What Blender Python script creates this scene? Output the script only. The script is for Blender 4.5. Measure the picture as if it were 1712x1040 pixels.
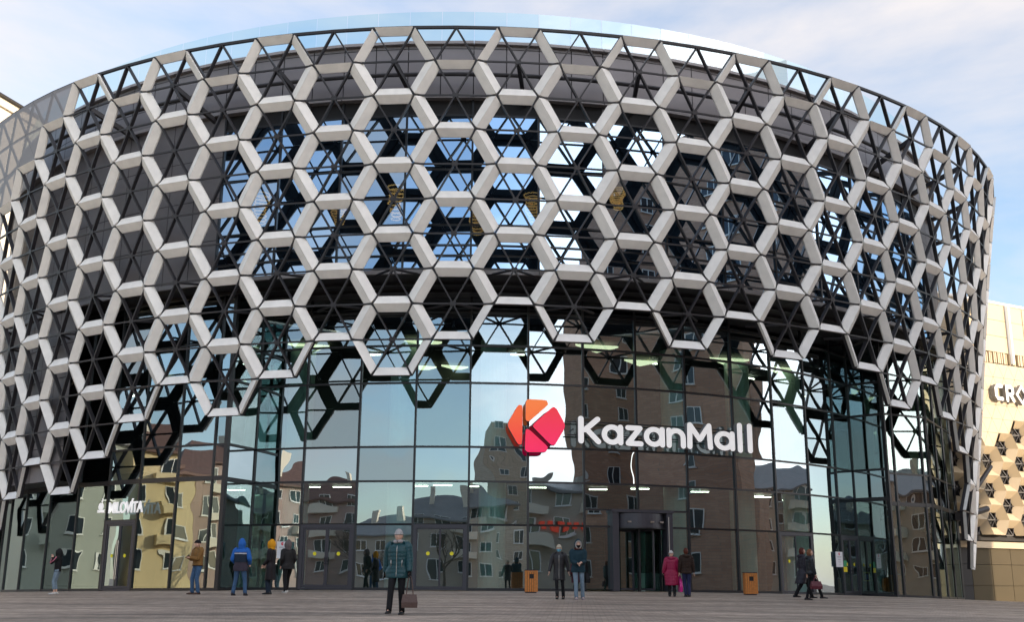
import bpy, bmesh, math, random
from math import sin, cos, pi, radians, sqrt, atan2, degrees
from mathutils import Vector, Matrix
random.seed(7)
for o in list(bpy.data.objects): bpy.data.objects.remove(o)
S = bpy.context.scene
COL = S.collection

# ------------------------------------------------------------------ camera
PIT, ROLL, FPX = 0.2460245, 0.0065982, 1800.0
cam_d = bpy.data.cameras.new('camera'); cam = bpy.data.objects.new('camera', cam_d); COL.objects.link(cam)
cam_d.sensor_width = 36.0; cam_d.lens = FPX / 1712 * 36.0; cam_d.clip_end = 3000
_f = Vector((0, cos(PIT), sin(PIT))); _r0 = Vector((1, 0, 0)); _u0 = Vector((0, -sin(PIT), cos(PIT)))
_r = cos(ROLL) * _r0 + sin(ROLL) * _u0; _u = cos(ROLL) * _u0 - sin(ROLL) * _r0
cam.matrix_world = Matrix(((_r.x, _u.x, -_f.x, 0), (_r.y, _u.y, -_f.y, 0), (_r.z, _u.z, -_f.z, 0), (0, 0, 0, 1)))
S.camera = cam

# ------------------------------------------------------------------ light
SUN_AZ, SUN_EL = radians(52), radians(12.5)        # azimuth from -Y (behind the camera) towards +X
sund = Vector((sin(SUN_AZ) * cos(SUN_EL), -cos(SUN_AZ) * cos(SUN_EL), sin(SUN_EL)))
w = bpy.data.worlds.new('World'); S.world = w; w.use_nodes = True
nt = w.node_tree; nt.nodes.clear()
def N(t, **k):
    n = nt.nodes.new(t)
    for a, b in k.items():
        if a == 'inp':
            for i, v in b.items(): n.inputs[i].default_value = v
        else: setattr(n, a, b)
    return n
sky = N('ShaderNodeTexSky', sky_type='NISHITA', sun_disc=False, sun_elevation=SUN_EL, sun_rotation=atan2(sund.x, sund.y))
sky.altitude = 50; sky.air_density = 1.0; sky.dust_density = 0.6; sky.ozone_density = 2.0
tc = N('ShaderNodeTexCoord')
mp = N('ShaderNodeMapping'); mp.inputs['Scale'].default_value = (1, 1, 2.4); mp.inputs['Location'].default_value = (3.1, 1.95, 1.1)
nz = N('ShaderNodeTexNoise', inp={'Scale': 2.3, 'Detail': 7, 'Roughness': .58, 'Distortion': .25})
rmp = N('ShaderNodeMapRange', inp={'From Min': .40, 'From Max': .68, 'To Min': .16, 'To Max': .88})
dt = N('ShaderNodeVectorMath', operation='DOT_PRODUCT'); dt.inputs[1].default_value = sund
d2 = N('ShaderNodeMapRange', inp={'From Min': .60, 'From Max': 1.0, 'To Min': .72, 'To Max': 4.6})
bgs = N('ShaderNodeBackground', inp={'Strength': .20})
bgc = N('ShaderNodeBackground', inp={'Color': (.83, .775, .755, 1)})
mx = N('ShaderNodeMixShader'); out = N('ShaderNodeOutputWorld')
L = nt.links.new
L(tc.outputs['Generated'], mp.inputs['Vector']); L(mp.outputs[0], nz.inputs['Vector']); L(nz.outputs['Fac'], rmp.inputs['Value'])
L(tc.outputs['Generated'], dt.inputs[0]); L(dt.outputs['Value'], d2.inputs['Value']); L(d2.outputs[0], bgc.inputs['Strength'])
L(sky.outputs[0], bgs.inputs['Color']); L(rmp.outputs[0], mx.inputs[0]); L(bgs.outputs[0], mx.inputs[1]); L(bgc.outputs[0], mx.inputs[2])
L(mx.outputs[0], out.inputs[0])
sl = bpy.data.lights.new('sun', 'SUN'); sl.energy = 3.6; sl.angle = radians(.6); sl.color = (1, .80, .58)
so = bpy.data.objects.new('sun', sl); COL.objects.link(so); so.rotation_euler = sund.to_track_quat('Z', 'Y').to_euler()
S.view_settings.view_transform = 'Standard'; S.view_settings.look = 'None'; S.view_settings.gamma = 1
S.view_settings.exposure = 0.8; S.view_settings.use_curve_mapping = False
S.render.engine = 'CYCLES'
S.cycles.max_bounces = 10; S.cycles.transparent_max_bounces = 16; S.cycles.glossy_bounces = 5
S.cycles.sample_clamp_indirect = 6

# ------------------------------------------------------------------ materials
def mat(name, col, rough=.6, metal=0, noise=0, nscale=3, bump=0, bscale=20, spec=.5, col2=None, emit=None, estr=0):
    m = bpy.data.materials.new(name); m.use_nodes = True; t = m.node_tree; b = t.nodes['Principled BSDF']
    b.inputs['Roughness'].default_value = rough; b.inputs['Metallic'].default_value = metal
    b.inputs['Specular IOR Level'].default_value = spec
    b.inputs['Base Color'].default_value = (*col, 1)
    if noise or col2:
        tcn = t.nodes.new('ShaderNodeTexCoord'); n = t.nodes.new('ShaderNodeTexNoise'); n.inputs['Scale'].default_value = nscale
        n.inputs['Detail'].default_value = 6; t.links.new(tcn.outputs['Object'], n.inputs['Vector'])
        mr = t.nodes.new('ShaderNodeMapRange'); mr.inputs['From Min'].default_value = .3; mr.inputs['From Max'].default_value = .7
        t.links.new(n.outputs['Fac'], mr.inputs['Value'])
        mxn = t.nodes.new('ShaderNodeMix'); mxn.data_type = 'RGBA'
        c2 = col2 or tuple(c * (1 - noise) for c in col)
        mxn.inputs['A'].default_value = (*col, 1); mxn.inputs['B'].default_value = (*c2, 1)
        t.links.new(mr.outputs[0], mxn.inputs['Factor']); t.links.new(mxn.outputs['Result'], b.inputs['Base Color'])
    if bump:
        tcn = t.nodes.new('ShaderNodeTexCoord'); n = t.nodes.new('ShaderNodeTexNoise'); n.inputs['Scale'].default_value = bscale; n.inputs['Detail'].default_value = 4
        t.links.new(tcn.outputs['Object'], n.inputs['Vector']); bp = t.nodes.new('ShaderNodeBump'); bp.inputs['Strength'].default_value = bump
        bp.inputs['Distance'].default_value = .02
        t.links.new(n.outputs['Fac'], bp.inputs['Height']); t.links.new(bp.outputs[0], b.inputs['Normal'])
    if emit:
        b.inputs['Emission Color'].default_value = (*emit, 1); b.inputs['Emission Strength'].default_value = estr
    return m

def glass(name, refl=.45, tint=(.30, .40, .38), gcol=(.80, .90, .94), wav=.9, dist=.010, wscale=.55):
    m = bpy.data.materials.new(name); m.use_nodes = True; t = m.node_tree; t.nodes.clear()
    o = t.nodes.new('ShaderNodeOutputMaterial'); mixs = t.nodes.new('ShaderNodeMixShader')
    tr = t.nodes.new('ShaderNodeBsdfTransparent'); tr.inputs[0].default_value = (*tint, 1)
    gl = t.nodes.new('ShaderNodeBsdfGlossy'); gl.inputs['Color'].default_value = (*gcol, 1); gl.inputs['Roughness'].default_value = .004
    lw = t.nodes.new('ShaderNodeFresnel'); lw.inputs['IOR'].default_value = 1.5
    mr = t.nodes.new('ShaderNodeMapRange'); mr.inputs['From Min'].default_value = .04; mr.inputs['To Min'].default_value = refl; mr.inputs['To Max'].default_value = .97
    oi2 = t.nodes.new('ShaderNodeObjectInfo'); mr2 = t.nodes.new('ShaderNodeMapRange'); mr2.inputs['To Min'].default_value = refl - .11; mr2.inputs['To Max'].default_value = refl + .09
    t.links.new(oi2.outputs['Random'], mr2.inputs['Value']); t.links.new(mr2.outputs[0], mr.inputs['To Min'])
    t.links.new(lw.outputs[0], mr.inputs['Value']); t.links.new(mr.outputs[0], mixs.inputs[0])
    tcn = t.nodes.new('ShaderNodeTexCoord'); oi = t.nodes.new('ShaderNodeObjectInfo')
    ad = t.nodes.new('ShaderNodeVectorMath'); ad.operation = 'MULTIPLY_ADD'; ad.inputs[1].default_value = (1, 1, 1)
    cr = t.nodes.new('ShaderNodeVectorMath'); cr.operation = 'SCALE'; cr.inputs[0].default_value = (37, 53, 71)
    t.links.new(oi.outputs['Random'], cr.inputs['Scale']); t.links.new(tcn.outputs['Object'], ad.inputs[0]); t.links.new(cr.outputs[0], ad.inputs[2])
    n = t.nodes.new('ShaderNodeTexNoise'); n.inputs['Scale'].default_value = wscale; n.inputs['Detail'].default_value = 1.0
    t.links.new(ad.outputs[0], n.inputs['Vector'])
    bp = t.nodes.new('ShaderNodeBump'); bp.inputs['Strength'].default_value = wav; bp.inputs['Distance'].default_value = dist
    t.links.new(n.outputs['Fac'], bp.inputs['Height']); t.links.new(bp.outputs[0], gl.inputs['Normal'])
    t.links.new(tr.outputs[0], mixs.inputs[1]); t.links.new(gl.outputs[0], mixs.inputs[2]); t.links.new(mixs.outputs[0], o.inputs[0])
    return m

M = {}
M['white'] = mat('white_panel', (.91, .88, .82), .5, noise=.13, nscale=2.2, spec=.5)
M['frame'] = mat('dark_frame', (.026, .024, .028), .5, noise=.2, nscale=5)
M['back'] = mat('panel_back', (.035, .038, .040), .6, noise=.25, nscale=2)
M['mull'] = mat('mullion', (.018, .019, .022), .35)
M['clad'] = mat('grey_cladding', (.205, .19, .195), .48, noise=.18, nscale=.6, metal=.2)
M['clad_lip'] = mat('grey_trim', (.30, .28, .28), .45, noise=.1)
M['gap'] = mat('dark_gap', (.015, .015, .017), .7)
M['soffit'] = mat('dark_soffit', (.022, .021, .024), .5, noise=.3)
M['glass'] = glass('entrance_glass', .38, (.58, .80, .76), (.78, .92, .99), .9, .009, .5)
M['glass_up'] = glass('upper_glass', .66, (.20, .27, .30), (.54, .74, .95), .8, .005, .5)
M['glass_side'] = glass('bay_glass', .36, (.32, .50, .46), (.74, .90, .90), .9, .008, .6)
M['spandrel'] = glass('spandrel_glass', .42, (.03, .035, .04), (.78, .90, .97), 1.0, .011, .6)
M['parapet'] = glass('parapet_glass', .12, (.78, .93, .92), (.90, .98, 1), .3, .01, 1)
M['doorframe'] = mat('door_frame', (.045, .044, .055), .42, noise=.1)
M['steel'] = mat('brushed_steel', (.55, .53, .50), .3, metal=.9)
M['yellow'] = mat('yellow_dot', (.80, .72, .02), .5)
M['inner'] = mat('interior_wall', (.10, .11, .10), .7, noise=.5, nscale=.8)
M['innerfl'] = mat('interior_floor', (.13, .13, .12), .25, noise=.2)
M['slab'] = mat('interior_ceiling', (.07, .07, .07), .7, noise=.2)
M['column'] = mat('column_paint', (.55, .72, .66), .5, noise=.08)
M['lamp'] = mat('lamp_lit', (.9, .85, .7), .5, emit=(1, .93, .72), estr=7)
M['lamptri'] = mat('triangle_lamp_lit', (.9, .85, .5), .5, emit=(1, .92, .60), estr=1.0)
M['letter'] = mat('sign_letter_white', (.86, .85, .84), .45, emit=(1, .97, .95), estr=.22)
M['letterside'] = mat('sign_letter_side', (.30, .30, .31), .5)
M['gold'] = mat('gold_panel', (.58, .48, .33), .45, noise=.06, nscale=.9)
M['golddk'] = mat('gold_panel_dark', (.085, .068, .038), .6, spec=.2, noise=.12, nscale=.7)  # much darker gold, for the lower wall and core
M['cream'] = mat('cream_wall', (.72, .66, .55), .7, noise=.08, nscale=.5)
M['skin'] = mat('skin', (.66, .40, .29), .6, noise=.12, nscale=30)
M['eye'] = mat('eye_dark', (.02, .015, .012), .4)
M['lip'] = mat('lip', (.40, .13, .11), .6)
def perf():
    m = bpy.data.materials.new('perforated_metal'); m.use_nodes = True; t = m.node_tree; b = t.nodes['Principled BSDF']
    b.inputs['Base Color'].default_value = (.25, .235, .24, 1); b.inputs['Roughness'].default_value = .5
    o = t.nodes['Material Output']; tr = t.nodes.new('ShaderNodeBsdfTransparent'); ms = t.nodes.new('ShaderNodeMixShader'); ms.inputs[0].default_value = .9
    t.links.new(tr.outputs[0], ms.inputs[1]); t.links.new(b.outputs[0], ms.inputs[2]); t.links.new(ms.outputs[0], o.inputs[0]); return m
M['perf'] = perf()
def paving():
    m = bpy.data.materials.new('paving_blocks'); m.use_nodes = True; t = m.node_tree; b = t.nodes['Principled BSDF']; b.inputs['Roughness'].default_value = .62
    tcn = t.nodes.new('ShaderNodeTexCoord')
    mpn = t.nodes.new('ShaderNodeMapping'); mpn.inputs['Rotation'].default_value = (0, 0, .06); t.links.new(tcn.outputs['Object'], mpn.inputs[0])
    br = t.nodes.new('ShaderNodeTexBrick'); br.inputs['Scale'].default_value = 1; br.inputs['Brick Width'].default_value = .22; br.inputs['Row Height'].default_value = .11
    br.inputs['Mortar Size'].default_value = .006; br.inputs['Color1'].default_value = (.23, .178, .135, 1); br.inputs['Color2'].default_value = (.42, .335, .265, 1); br.inputs['Mortar'].default_value = (.13, .10, .078, 1)
    br.inputs['Bias'].default_value = -.1
    t.links.new(mpn.outputs[0], br.inputs['Vector'])
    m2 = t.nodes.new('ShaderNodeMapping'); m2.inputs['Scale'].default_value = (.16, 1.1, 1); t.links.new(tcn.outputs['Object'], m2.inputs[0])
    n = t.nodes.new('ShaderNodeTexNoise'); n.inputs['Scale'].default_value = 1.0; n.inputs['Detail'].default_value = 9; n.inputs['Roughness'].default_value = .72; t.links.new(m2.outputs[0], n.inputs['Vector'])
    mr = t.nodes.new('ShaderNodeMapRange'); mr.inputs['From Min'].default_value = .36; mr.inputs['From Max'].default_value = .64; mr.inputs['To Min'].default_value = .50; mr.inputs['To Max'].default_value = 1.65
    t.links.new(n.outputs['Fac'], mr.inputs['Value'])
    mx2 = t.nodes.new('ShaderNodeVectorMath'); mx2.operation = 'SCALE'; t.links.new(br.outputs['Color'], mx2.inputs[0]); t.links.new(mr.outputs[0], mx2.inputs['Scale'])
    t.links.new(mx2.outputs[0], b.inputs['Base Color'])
    bp = t.nodes.new('ShaderNodeBump'); bp.inputs['Strength'].default_value = .5; bp.inputs['Distance'].default_value = .006; t.links.new(br.outputs['Fac'], bp.inputs['Height']); bp.invert = True
    t.links.new(bp.outputs[0], b.inputs['Normal']); return m
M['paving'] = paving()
def bricks(name, c1, c2, mo, s=1, bw=.9, rh=.3):
    m = bpy.data.materials.new(name); m.use_nodes = True; t = m.node_tree; b = t.nodes['Principled BSDF']; b.inputs['Roughness'].default_value = .8
    tcn = t.nodes.new('ShaderNodeTexCoord'); sx = t.nodes.new('ShaderNodeSeparateXYZ'); cx = t.nodes.new('ShaderNodeCombineXYZ'); ad = t.nodes.new('ShaderNodeMath'); ad.operation = 'ADD'
    t.links.new(tcn.outputs['Object'], sx.inputs[0]); t.links.new(sx.outputs[0], ad.inputs[0]); t.links.new(sx.outputs[1], ad.inputs[1])
    t.links.new(ad.outputs[0], cx.inputs[0]); t.links.new(sx.outputs[2], cx.inputs[1])
    br = t.nodes.new('ShaderNodeTexBrick'); br.inputs['Scale'].default_value = s; br.inputs['Brick Width'].default_value = bw; br.inputs['Row Height'].default_value = rh; br.inputs['Mortar Size'].default_value = .02
    br.inputs['Color1'].default_value = (*c1, 1); br.inputs['Color2'].default_value = (*c2, 1); br.inputs['Mortar'].default_value = (*mo, 1)
    t.links.new(cx.outputs[0], br.inputs['Vector']); t.links.new(br.outputs['Color'], b.inputs['Base Color']); return m

# ------------------------------------------------------------------ helpers
class MB:
    def __init__(s): s.v = []; s.f = []; s.m = []; s.mats = []
    def slot(s, m):
        if m not in s.mats: s.mats.append(m)
        return s.mats.index(m)
    def poly(s, pts, m):
        i = len(s.v); s.v += [tuple(p) for p in pts]; s.f.append(list(range(i, i + len(pts)))); s.m.append(s.slot(m))
    def faces(s, vs, fs, m):
        i = len(s.v); s.v += [tuple(p) for p in vs]; k = s.slot(m)
        for f in fs: s.f.append([i + a for a in f]); s.m.append(k)
    def hexa(s, p, m):   # 8 pts: bottom 0-3, top 4-7
        s.faces(p, [(0, 3, 2, 1), (4, 5, 6, 7), (0, 1, 5, 4), (1, 2, 6, 5), (2, 3, 7, 6), (3, 0, 4, 7)], m)
    def box(s, a, b, m):
        x0, y0, z0 = a; x1, y1, z1 = b
        s.hexa([(x0, y0, z0), (x1, y0, z0), (x1, y1, z0), (x0, y1, z0), (x0, y0, z1), (x1, y0, z1), (x1, y1, z1), (x0, y1, z1)], m)
    def bar(s, a, b, n, wd, dp, m, off=0):   # bar from a to b; n = outward; wd width; dp depth inwards from the line (+off outward)
        a = Vector(a); b = Vector(b); t = (b - a).normalized(); n = (Vector(n) - t * Vector(n).dot(t)).normalized(); q = t.cross(n)
        r = []
        for P in (a, b):
            for (u, v) in ((-1, 0), (1, 0), (1, 1), (-1, 1)): r.append(P + q * (u * wd / 2) + n * (off - v * dp))
        s.faces(r, [(0, 1, 2, 3), (7, 6, 5, 4), (0, 4, 5, 1), (1, 5, 6, 2), (2, 6, 7, 3), (3, 7, 4, 0)], m)
    def tube(s, pts, rad, m, seg=8, cap=True, sub=1, flat=1.0):
        pts = [Vector(p) for p in pts]; rad = list(rad) if hasattr(rad, '__len__') else [rad] * len(pts)
        if sub > 1:
            P, R = [], []
            for i in range(len(pts) - 1):
                p0, p1, p2, p3 = pts[max(i - 1, 0)], pts[i], pts[i + 1], pts[min(i + 2, len(pts) - 1)]
                for k in range(sub):
                    t = k / sub
                    P.append(.5 * ((2 * p1) + (-p0 + p2) * t + (2 * p0 - 5 * p1 + 4 * p2 - p3) * t * t + (-p0 + 3 * p1 - 3 * p2 + p3) * t ** 3)); R.append(rad[i] * (1 - t) + rad[i + 1] * t)
            P.append(pts[-1]); R.append(rad[-1]); pts, rad = P, R
        i0 = len(s.v); k = s.slot(m); ref = None
        for i, p in enumerate(pts):
            t = (pts[min(i + 1, len(pts) - 1)] - pts[max(i - 1, 0)]).normalized()
            if ref is None: ref = Vector((1, 0, 0)) if abs(t.x) < .8 else Vector((0, 1, 0))
            a = (ref - t * ref.dot(t)).normalized(); b = t.cross(a); ref = a
            for j in range(seg):
                th = 2 * pi * j / seg; s.v.append(tuple(p + (a * cos(th) + b * sin(th) * flat) * rad[i]))
        for i in range(len(pts) - 1):
            for j in range(seg):
                s.f.append([i0 + i * seg + j, i0 + i * seg + (j + 1) % seg, i0 + (i + 1) * seg + (j + 1) % seg, i0 + (i + 1) * seg + j]); s.m.append(k)
        if cap:
            s.f.append([i0 + j for j in range(seg)][::-1]); s.m.append(k); s.f.append([i0 + (len(pts) - 1) * seg + j for j in range(seg)]); s.m.append(k)
    def loft(s, rings, m, seg=16, cap=True):    # ring: (cx, cy, z, rx, ry)
        i0 = len(s.v); k = s.slot(m)
        for (cx, cy, z, rx, ry) in rings:
            for j in range(seg):
                th = 2 * pi * j / seg; s.v.append((cx + rx * cos(th), cy + ry * sin(th), z))
        for i in range(len(rings) - 1):
            for j in range(seg):
                s.f.append([i0 + i * seg + j, i0 + i * seg + (j + 1) % seg, i0 + (i + 1) * seg + (j + 1) % seg, i0 + (i + 1) * seg + j]); s.m.append(k)
        if cap:
            s.f.append([i0 + j for j in range(seg)][::-1]); s.m.append(k); s.f.append([i0 + (len(rings) - 1) * seg + j for j in range(seg)]); s.m.append(k)
    def ball(s, c, r, m, nu=14, nv=10, fn=None, keep=None):
        i0 = len(s.v); k = s.slot(m); c = Vector(c); D = []
        for a in range(nv + 1):
            for b in range(nu):
                ph = pi * a / nv; th = 2 * pi * b / nu; d = Vector((sin(ph) * cos(th), sin(ph) * sin(th), cos(ph))); D.append(d)
                p = Vector((d.x * r[0], d.y * r[1], d.z * r[2]))
                if fn: p = fn(d, p)
                s.v.append(tuple(c + p))
        for a in range(nv):
            for b in range(nu):
                q = [a * nu + b, (a + 1) * nu + b, (a + 1) * nu + (b + 1) % nu, a * nu + (b + 1) % nu]
                if keep and not keep(sum((D[x] for x in q), Vector()) / 4): continue
                s.f.append([i0 + x for x in q]); s.m.append(k)
    def build(s, name, parent=None, smooth=False, bevel=0):
        me = bpy.data.meshes.new(name); me.from_pydata(s.v, [], s.f); me.update()
        for m in s.mats: me.materials.append(m)
        me.polygons.foreach_set('material_index', s.m)
        if smooth: me.polygons.foreach_set('use_smooth', [True] * len(s.f))
        if bevel or smooth:
            b = bmesh.new(); b.from_mesh(me); bmesh.ops.remove_doubles(b, verts=b.verts, dist=1e-5)
            if smooth: bmesh.ops.recalc_face_normals(b, faces=b.faces)
            b.to_mesh(me); b.free()
        o = bpy.data.objects.new(name, me); COL.objects.link(o)
        if parent is not None: put(o, parent)
        return o
def put(o, parent):
    o.parent = parent
    if not parent.get('_local'): o.matrix_parent_inverse = wm(parent).inverted()
def wm(o):
    m = Matrix.LocRotScale(o.location, o.rotation_euler, o.scale)
    return (wm(o.parent) @ o.matrix_parent_inverse @ m) if o.parent else m
def tag(o, label=None, cat=None, group=None, kind=None):
    if label: o['label'] = label
    if cat: o['category'] = cat
    if group: o['group'] = group
    if kind: o['kind'] = kind
    return o
def thing(name, loc, label, cat, group=None, rz=0):
    o = bpy.data.objects.new(name, None); COL.objects.link(o); o.location = loc; o.rotation_euler = (0, 0, rz); o.empty_display_size = .3
    return tag(o, label, cat, group)

# image -> world (the photo's pixels at 1712x1040), used to place things where they stand
def ray(px, py):
    a, b = px - 856, py - 520; U = cos(ROLL) * a + sin(ROLL) * b; V = -sin(ROLL) * a + cos(ROLL) * b
    return Vector((U / FPX, cos(PIT) + V / FPX * sin(PIT), sin(PIT) - V / FPX * cos(PIT)))
CXB, CYB = -2.1814, 67.2554            # axis of the round building
def gz(x, y):
    return -0.9125 + 0.0125 * max(-40, min(y, 43)) - .0009 * max(0, min(x, 45) - 2) ** 2 - .0006 * max(0, -max(x, -40) - 2) ** 2
def ground(px, py):
    r = ray(px, py); t = 5.0
    while t < 90:
        p = r * t
        if p.z < gz(p.x, p.y): break
        t += .02
    return Vector((p.x, p.y, gz(p.x, p.y)))
def onR(px, py, R):
    r = ray(px, py); A = r.x ** 2 + r.y ** 2; B = -2 * (r.x * CXB + r.y * CYB); C = CXB ** 2 + CYB ** 2 - R * R
    t = (-B - sqrt(B * B - 4 * A * C)) / 2 / A; return r * t
def P(az, R, z): a = radians(az); return Vector((CXB + R * sin(a), CYB - R * cos(a), z))
def nrm(az): a = radians(az); return Vector((sin(a), -cos(a), 0))

# ------------------------------------------------------------------ ground
xs = [-700, -300, -120, -70] + list(range(-50, 52, 4)) + [70, 120, 300, 700]
ys = [-600, -250, -120, -70, -40] + list(range(-36, 84, 4)) + [120, 250, 600, 1500]
g = MB(); vs = [(x, y, gz(x, y)) for y in ys for x in xs]; nx = len(xs)
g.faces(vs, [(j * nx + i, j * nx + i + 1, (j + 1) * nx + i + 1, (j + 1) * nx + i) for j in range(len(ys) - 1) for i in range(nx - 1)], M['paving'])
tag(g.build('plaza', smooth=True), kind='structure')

# ------------------------------------------------------------------ the mall
mall = thing('shopping_mall', (CXB, CYB - 24, -.45), 'round shopping mall wrapped in white honeycomb panels above a dark glass entrance wall', 'building')
ZL = [20.548, 19.242, 17.925, 16.613, 15.291, 13.966, 12.649, 11.325, 10.014, 8.689, 7.362, 6.031]
RL = [30.0, 29.790, 29.570, 29.373, 29.180, 28.993, 28.806, 28.628, 28.459, 28.285, 28.108, 27.933]
for k in range(12, 18): ZL.append(ZL[-1] - 1.33); RL.append(RL[-1] - .175)
PA = [-6.698e-4, .79635095, .01106975, .00565473, -.00960794, .00156324]; PB = [.0052769, .01469222, .0024701, -.0060655]
def node(i, j, dr=0):
    t = i / 15; 
    tt = max(-1.2, min(1.32, t))
    phi = sum(PA[k] * tt ** k for k in range(6)) + (t - tt) * .80
    R = RL[j] * (1 + sum(PB[k] * tt ** (k + 2) for k in range(4))) + dr
    return Vector((CXB + R * sin(phi), CYB - R * cos(phi), ZL[j])), phi
LOW = {-13: 13, -12: 12, -11: 13, -10: 12, -9: 11, -8: 12, -7: 11, -6: 10, -5: 9, -4: 10, -3: 9, -2: 8, -1: 9, 0: 8, 1: 7, 2: 8, 3: 7, 4: 8, 5: 7, 6: 8, 7: 7, 8: 8, 9: 9, 10: 8, 11: 9, 12: 10, 13: 13, 14: 14, 15: 13, 16: 12, 17: 13, 18: 12}
TOP = {-8: 2, -9: 3, -10: 4, -11: 5, -12: 6, -13: 7}
def onorm(phi): return Vector((sin(phi), -cos(phi), -.135)).normalized()
hexes = set(); perf_cells = []
for c in range(-13, 19):
    for j in range(-1, LOW[c] + 1):
        if (j - c) % 2: continue
        top = TOP.get(c, 1)
        if j < top:
            if c in TOP: perf_cells.append((c, j))
            continue
        hexes.add((c, j))
# vertices of a hexagon of centre (i=1.5c, j)
def hexv(c, j):
    i = 1.5 * c; return [(i - .5, j - 1), (i + .5, j - 1), (i + 1, j), (i + .5, j + 1), (i - .5, j + 1), (i - 1, j)]
fr = MB(); edges = {}; struts = set(); ring = set()
def ekey(a, b): return (a, b) if a < b else (b, a)
for c in range(-13, 19):
    for j in range(0, LOW[c] + 1):
        if (j - c) % 2 == 0 and not (c in TOP and j < TOP[c]):
            hv = hexv(c, j)
            for a in hv:
                if a[1] >= 0: struts.add(ekey((1.5 * c, j), a))
            if j >= 1:
                for k in range(6): edges.setdefault(ekey(hv[k], hv[(k + 1) % 6]), []).append((c, j))
            else:
                for k in (2, 3, 4):
                    ring.add(ekey(hv[k], hv[(k + 1) % 6]))
for i2 in range(-38, 56): ring.add(ekey((i2 / 2 * 2, 0), (i2 / 2 * 2 + 1, 0))) if -17 <= i2 <= 27 else None
for a, b in struts:
    A, pa = node(*a); B, pb = node(*b); n = (onorm(pa) + onorm(pb)) / 2
    if a[1] == b[1]: fr.bar(A, B, n, .06, .08, M['frame'], .02)
    else: fr.bar(A, B, n, .055, .17, M['frame'], .02)
for a, b in set(edges) | ring:
    A, pa = node(*a); B, pb = node(*b); n = (onorm(pa) + onorm(pb)) / 2
    fr.bar(A, B, n, .045 if a[1] else .10, .14, M['frame'], -.02 if a[1] else .03)
for (c, j) in hexes:
    A, pa = node(1.5 * c, j); n = onorm(pa); t = Vector((cos(pa), sin(pa), 0))
    fr.bar(A - t * .11, A + t * .11, n, .15, .10, M['frame'], .03)
frame = fr.build('lattice_frame', mall)

# white ridge panels, one per honeycomb edge
def half(mb, a, b, cen):
    A, pa = node(*a); B, pb = node(*b); Cn, pc = node(1.5 * cen[0], cen[1])
    n = (onorm(pa) + onorm(pb)) / 2; t = (B - A); Ln = t.length; t.normalize()
    ins, dep, g = .225, .19, .06
    A1 = A + t * g + n * .13; B1 = B - t * g + n * .13
    A2 = A + (Cn - A) * ins; B2 = B + (Cn - B) * ins; t2 = (B2 - A2).normalized()
    A2 = A2 + t2 * .035 + n * (.13 - dep); B2 = B2 - t2 * .035 + n * (.13 - dep)
    A3 = A2 - n * .06; B3 = B2 - n * .06; A4 = A1 - n * .24; B4 = B1 - n * .24
    u = (Cn - A); up = (u - t * u.dot(t)).normalized() * .004
    A1 = A1 + up; B1 = B1 + up
    flip = t.cross(Cn - A).dot(n) < 0
    def q(ps, m): mb.poly(ps if not flip else ps[::-1], m)
    q([A1, B1, B2, A2], M['white']); q([A2, B2, B3, A3], M['white']); q([B1, B4, B3, B2], M['white']); q([A2, A3, A4, A1], M['white'])
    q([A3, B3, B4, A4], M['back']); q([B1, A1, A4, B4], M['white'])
plist = []
for e, hs in edges.items():
    a, b = e; A, _ = node(*a); B, ph = node(*b); mid = (A + B) / 2
    face = cos(ph - atan2(mid.x, mid.y)) if False else onorm(ph).dot(-mid.normalized())
    plist.append((-(face * (B - A).length / mid.length ** 2) if face > .08 else 1, e, hs))
plist.sort(key=lambda q: q[0])
rest = MB()
for k, (sc, e, hs) in enumerate(plist):
    mb = MB() if k < 99 else rest
    for h in hs: half(mb, e[0], e[1], h)
    if k < 99: mb.build('honeycomb_panel', mall)
tag(rest.build('honeycomb_panel', mall), kind='stuff')
# perforated infill triangles, far left
pf = MB()
for (c, j) in perf_cells:
    hv = hexv(c, j); cc = (1.5 * c, j)
    for k in range(6):
        a, b = hv[k], hv[(k + 1) % 6]; t3 = [cc, a, b]
        if min(q[1] for q in t3) < 0: continue
        pts = [node(*q)[0] + onorm(node(*q)[1]) * .05 for q in t3]; ce = sum(pts, Vector()) / 3
        pf.poly([ce + (p - ce) * .99 for p in pts], M['perf'])
        for (q1, q2) in ((t3[0], t3[1]), (t3[1], t3[2]), (t3[2], t3[0])):
            A, pa = node(*q1); B, pb = node(*q2); pf.bar(A, B, onorm(pa), .05, .10, M['frame'], .04)
pf.build('perforated_screen', mall)

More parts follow.
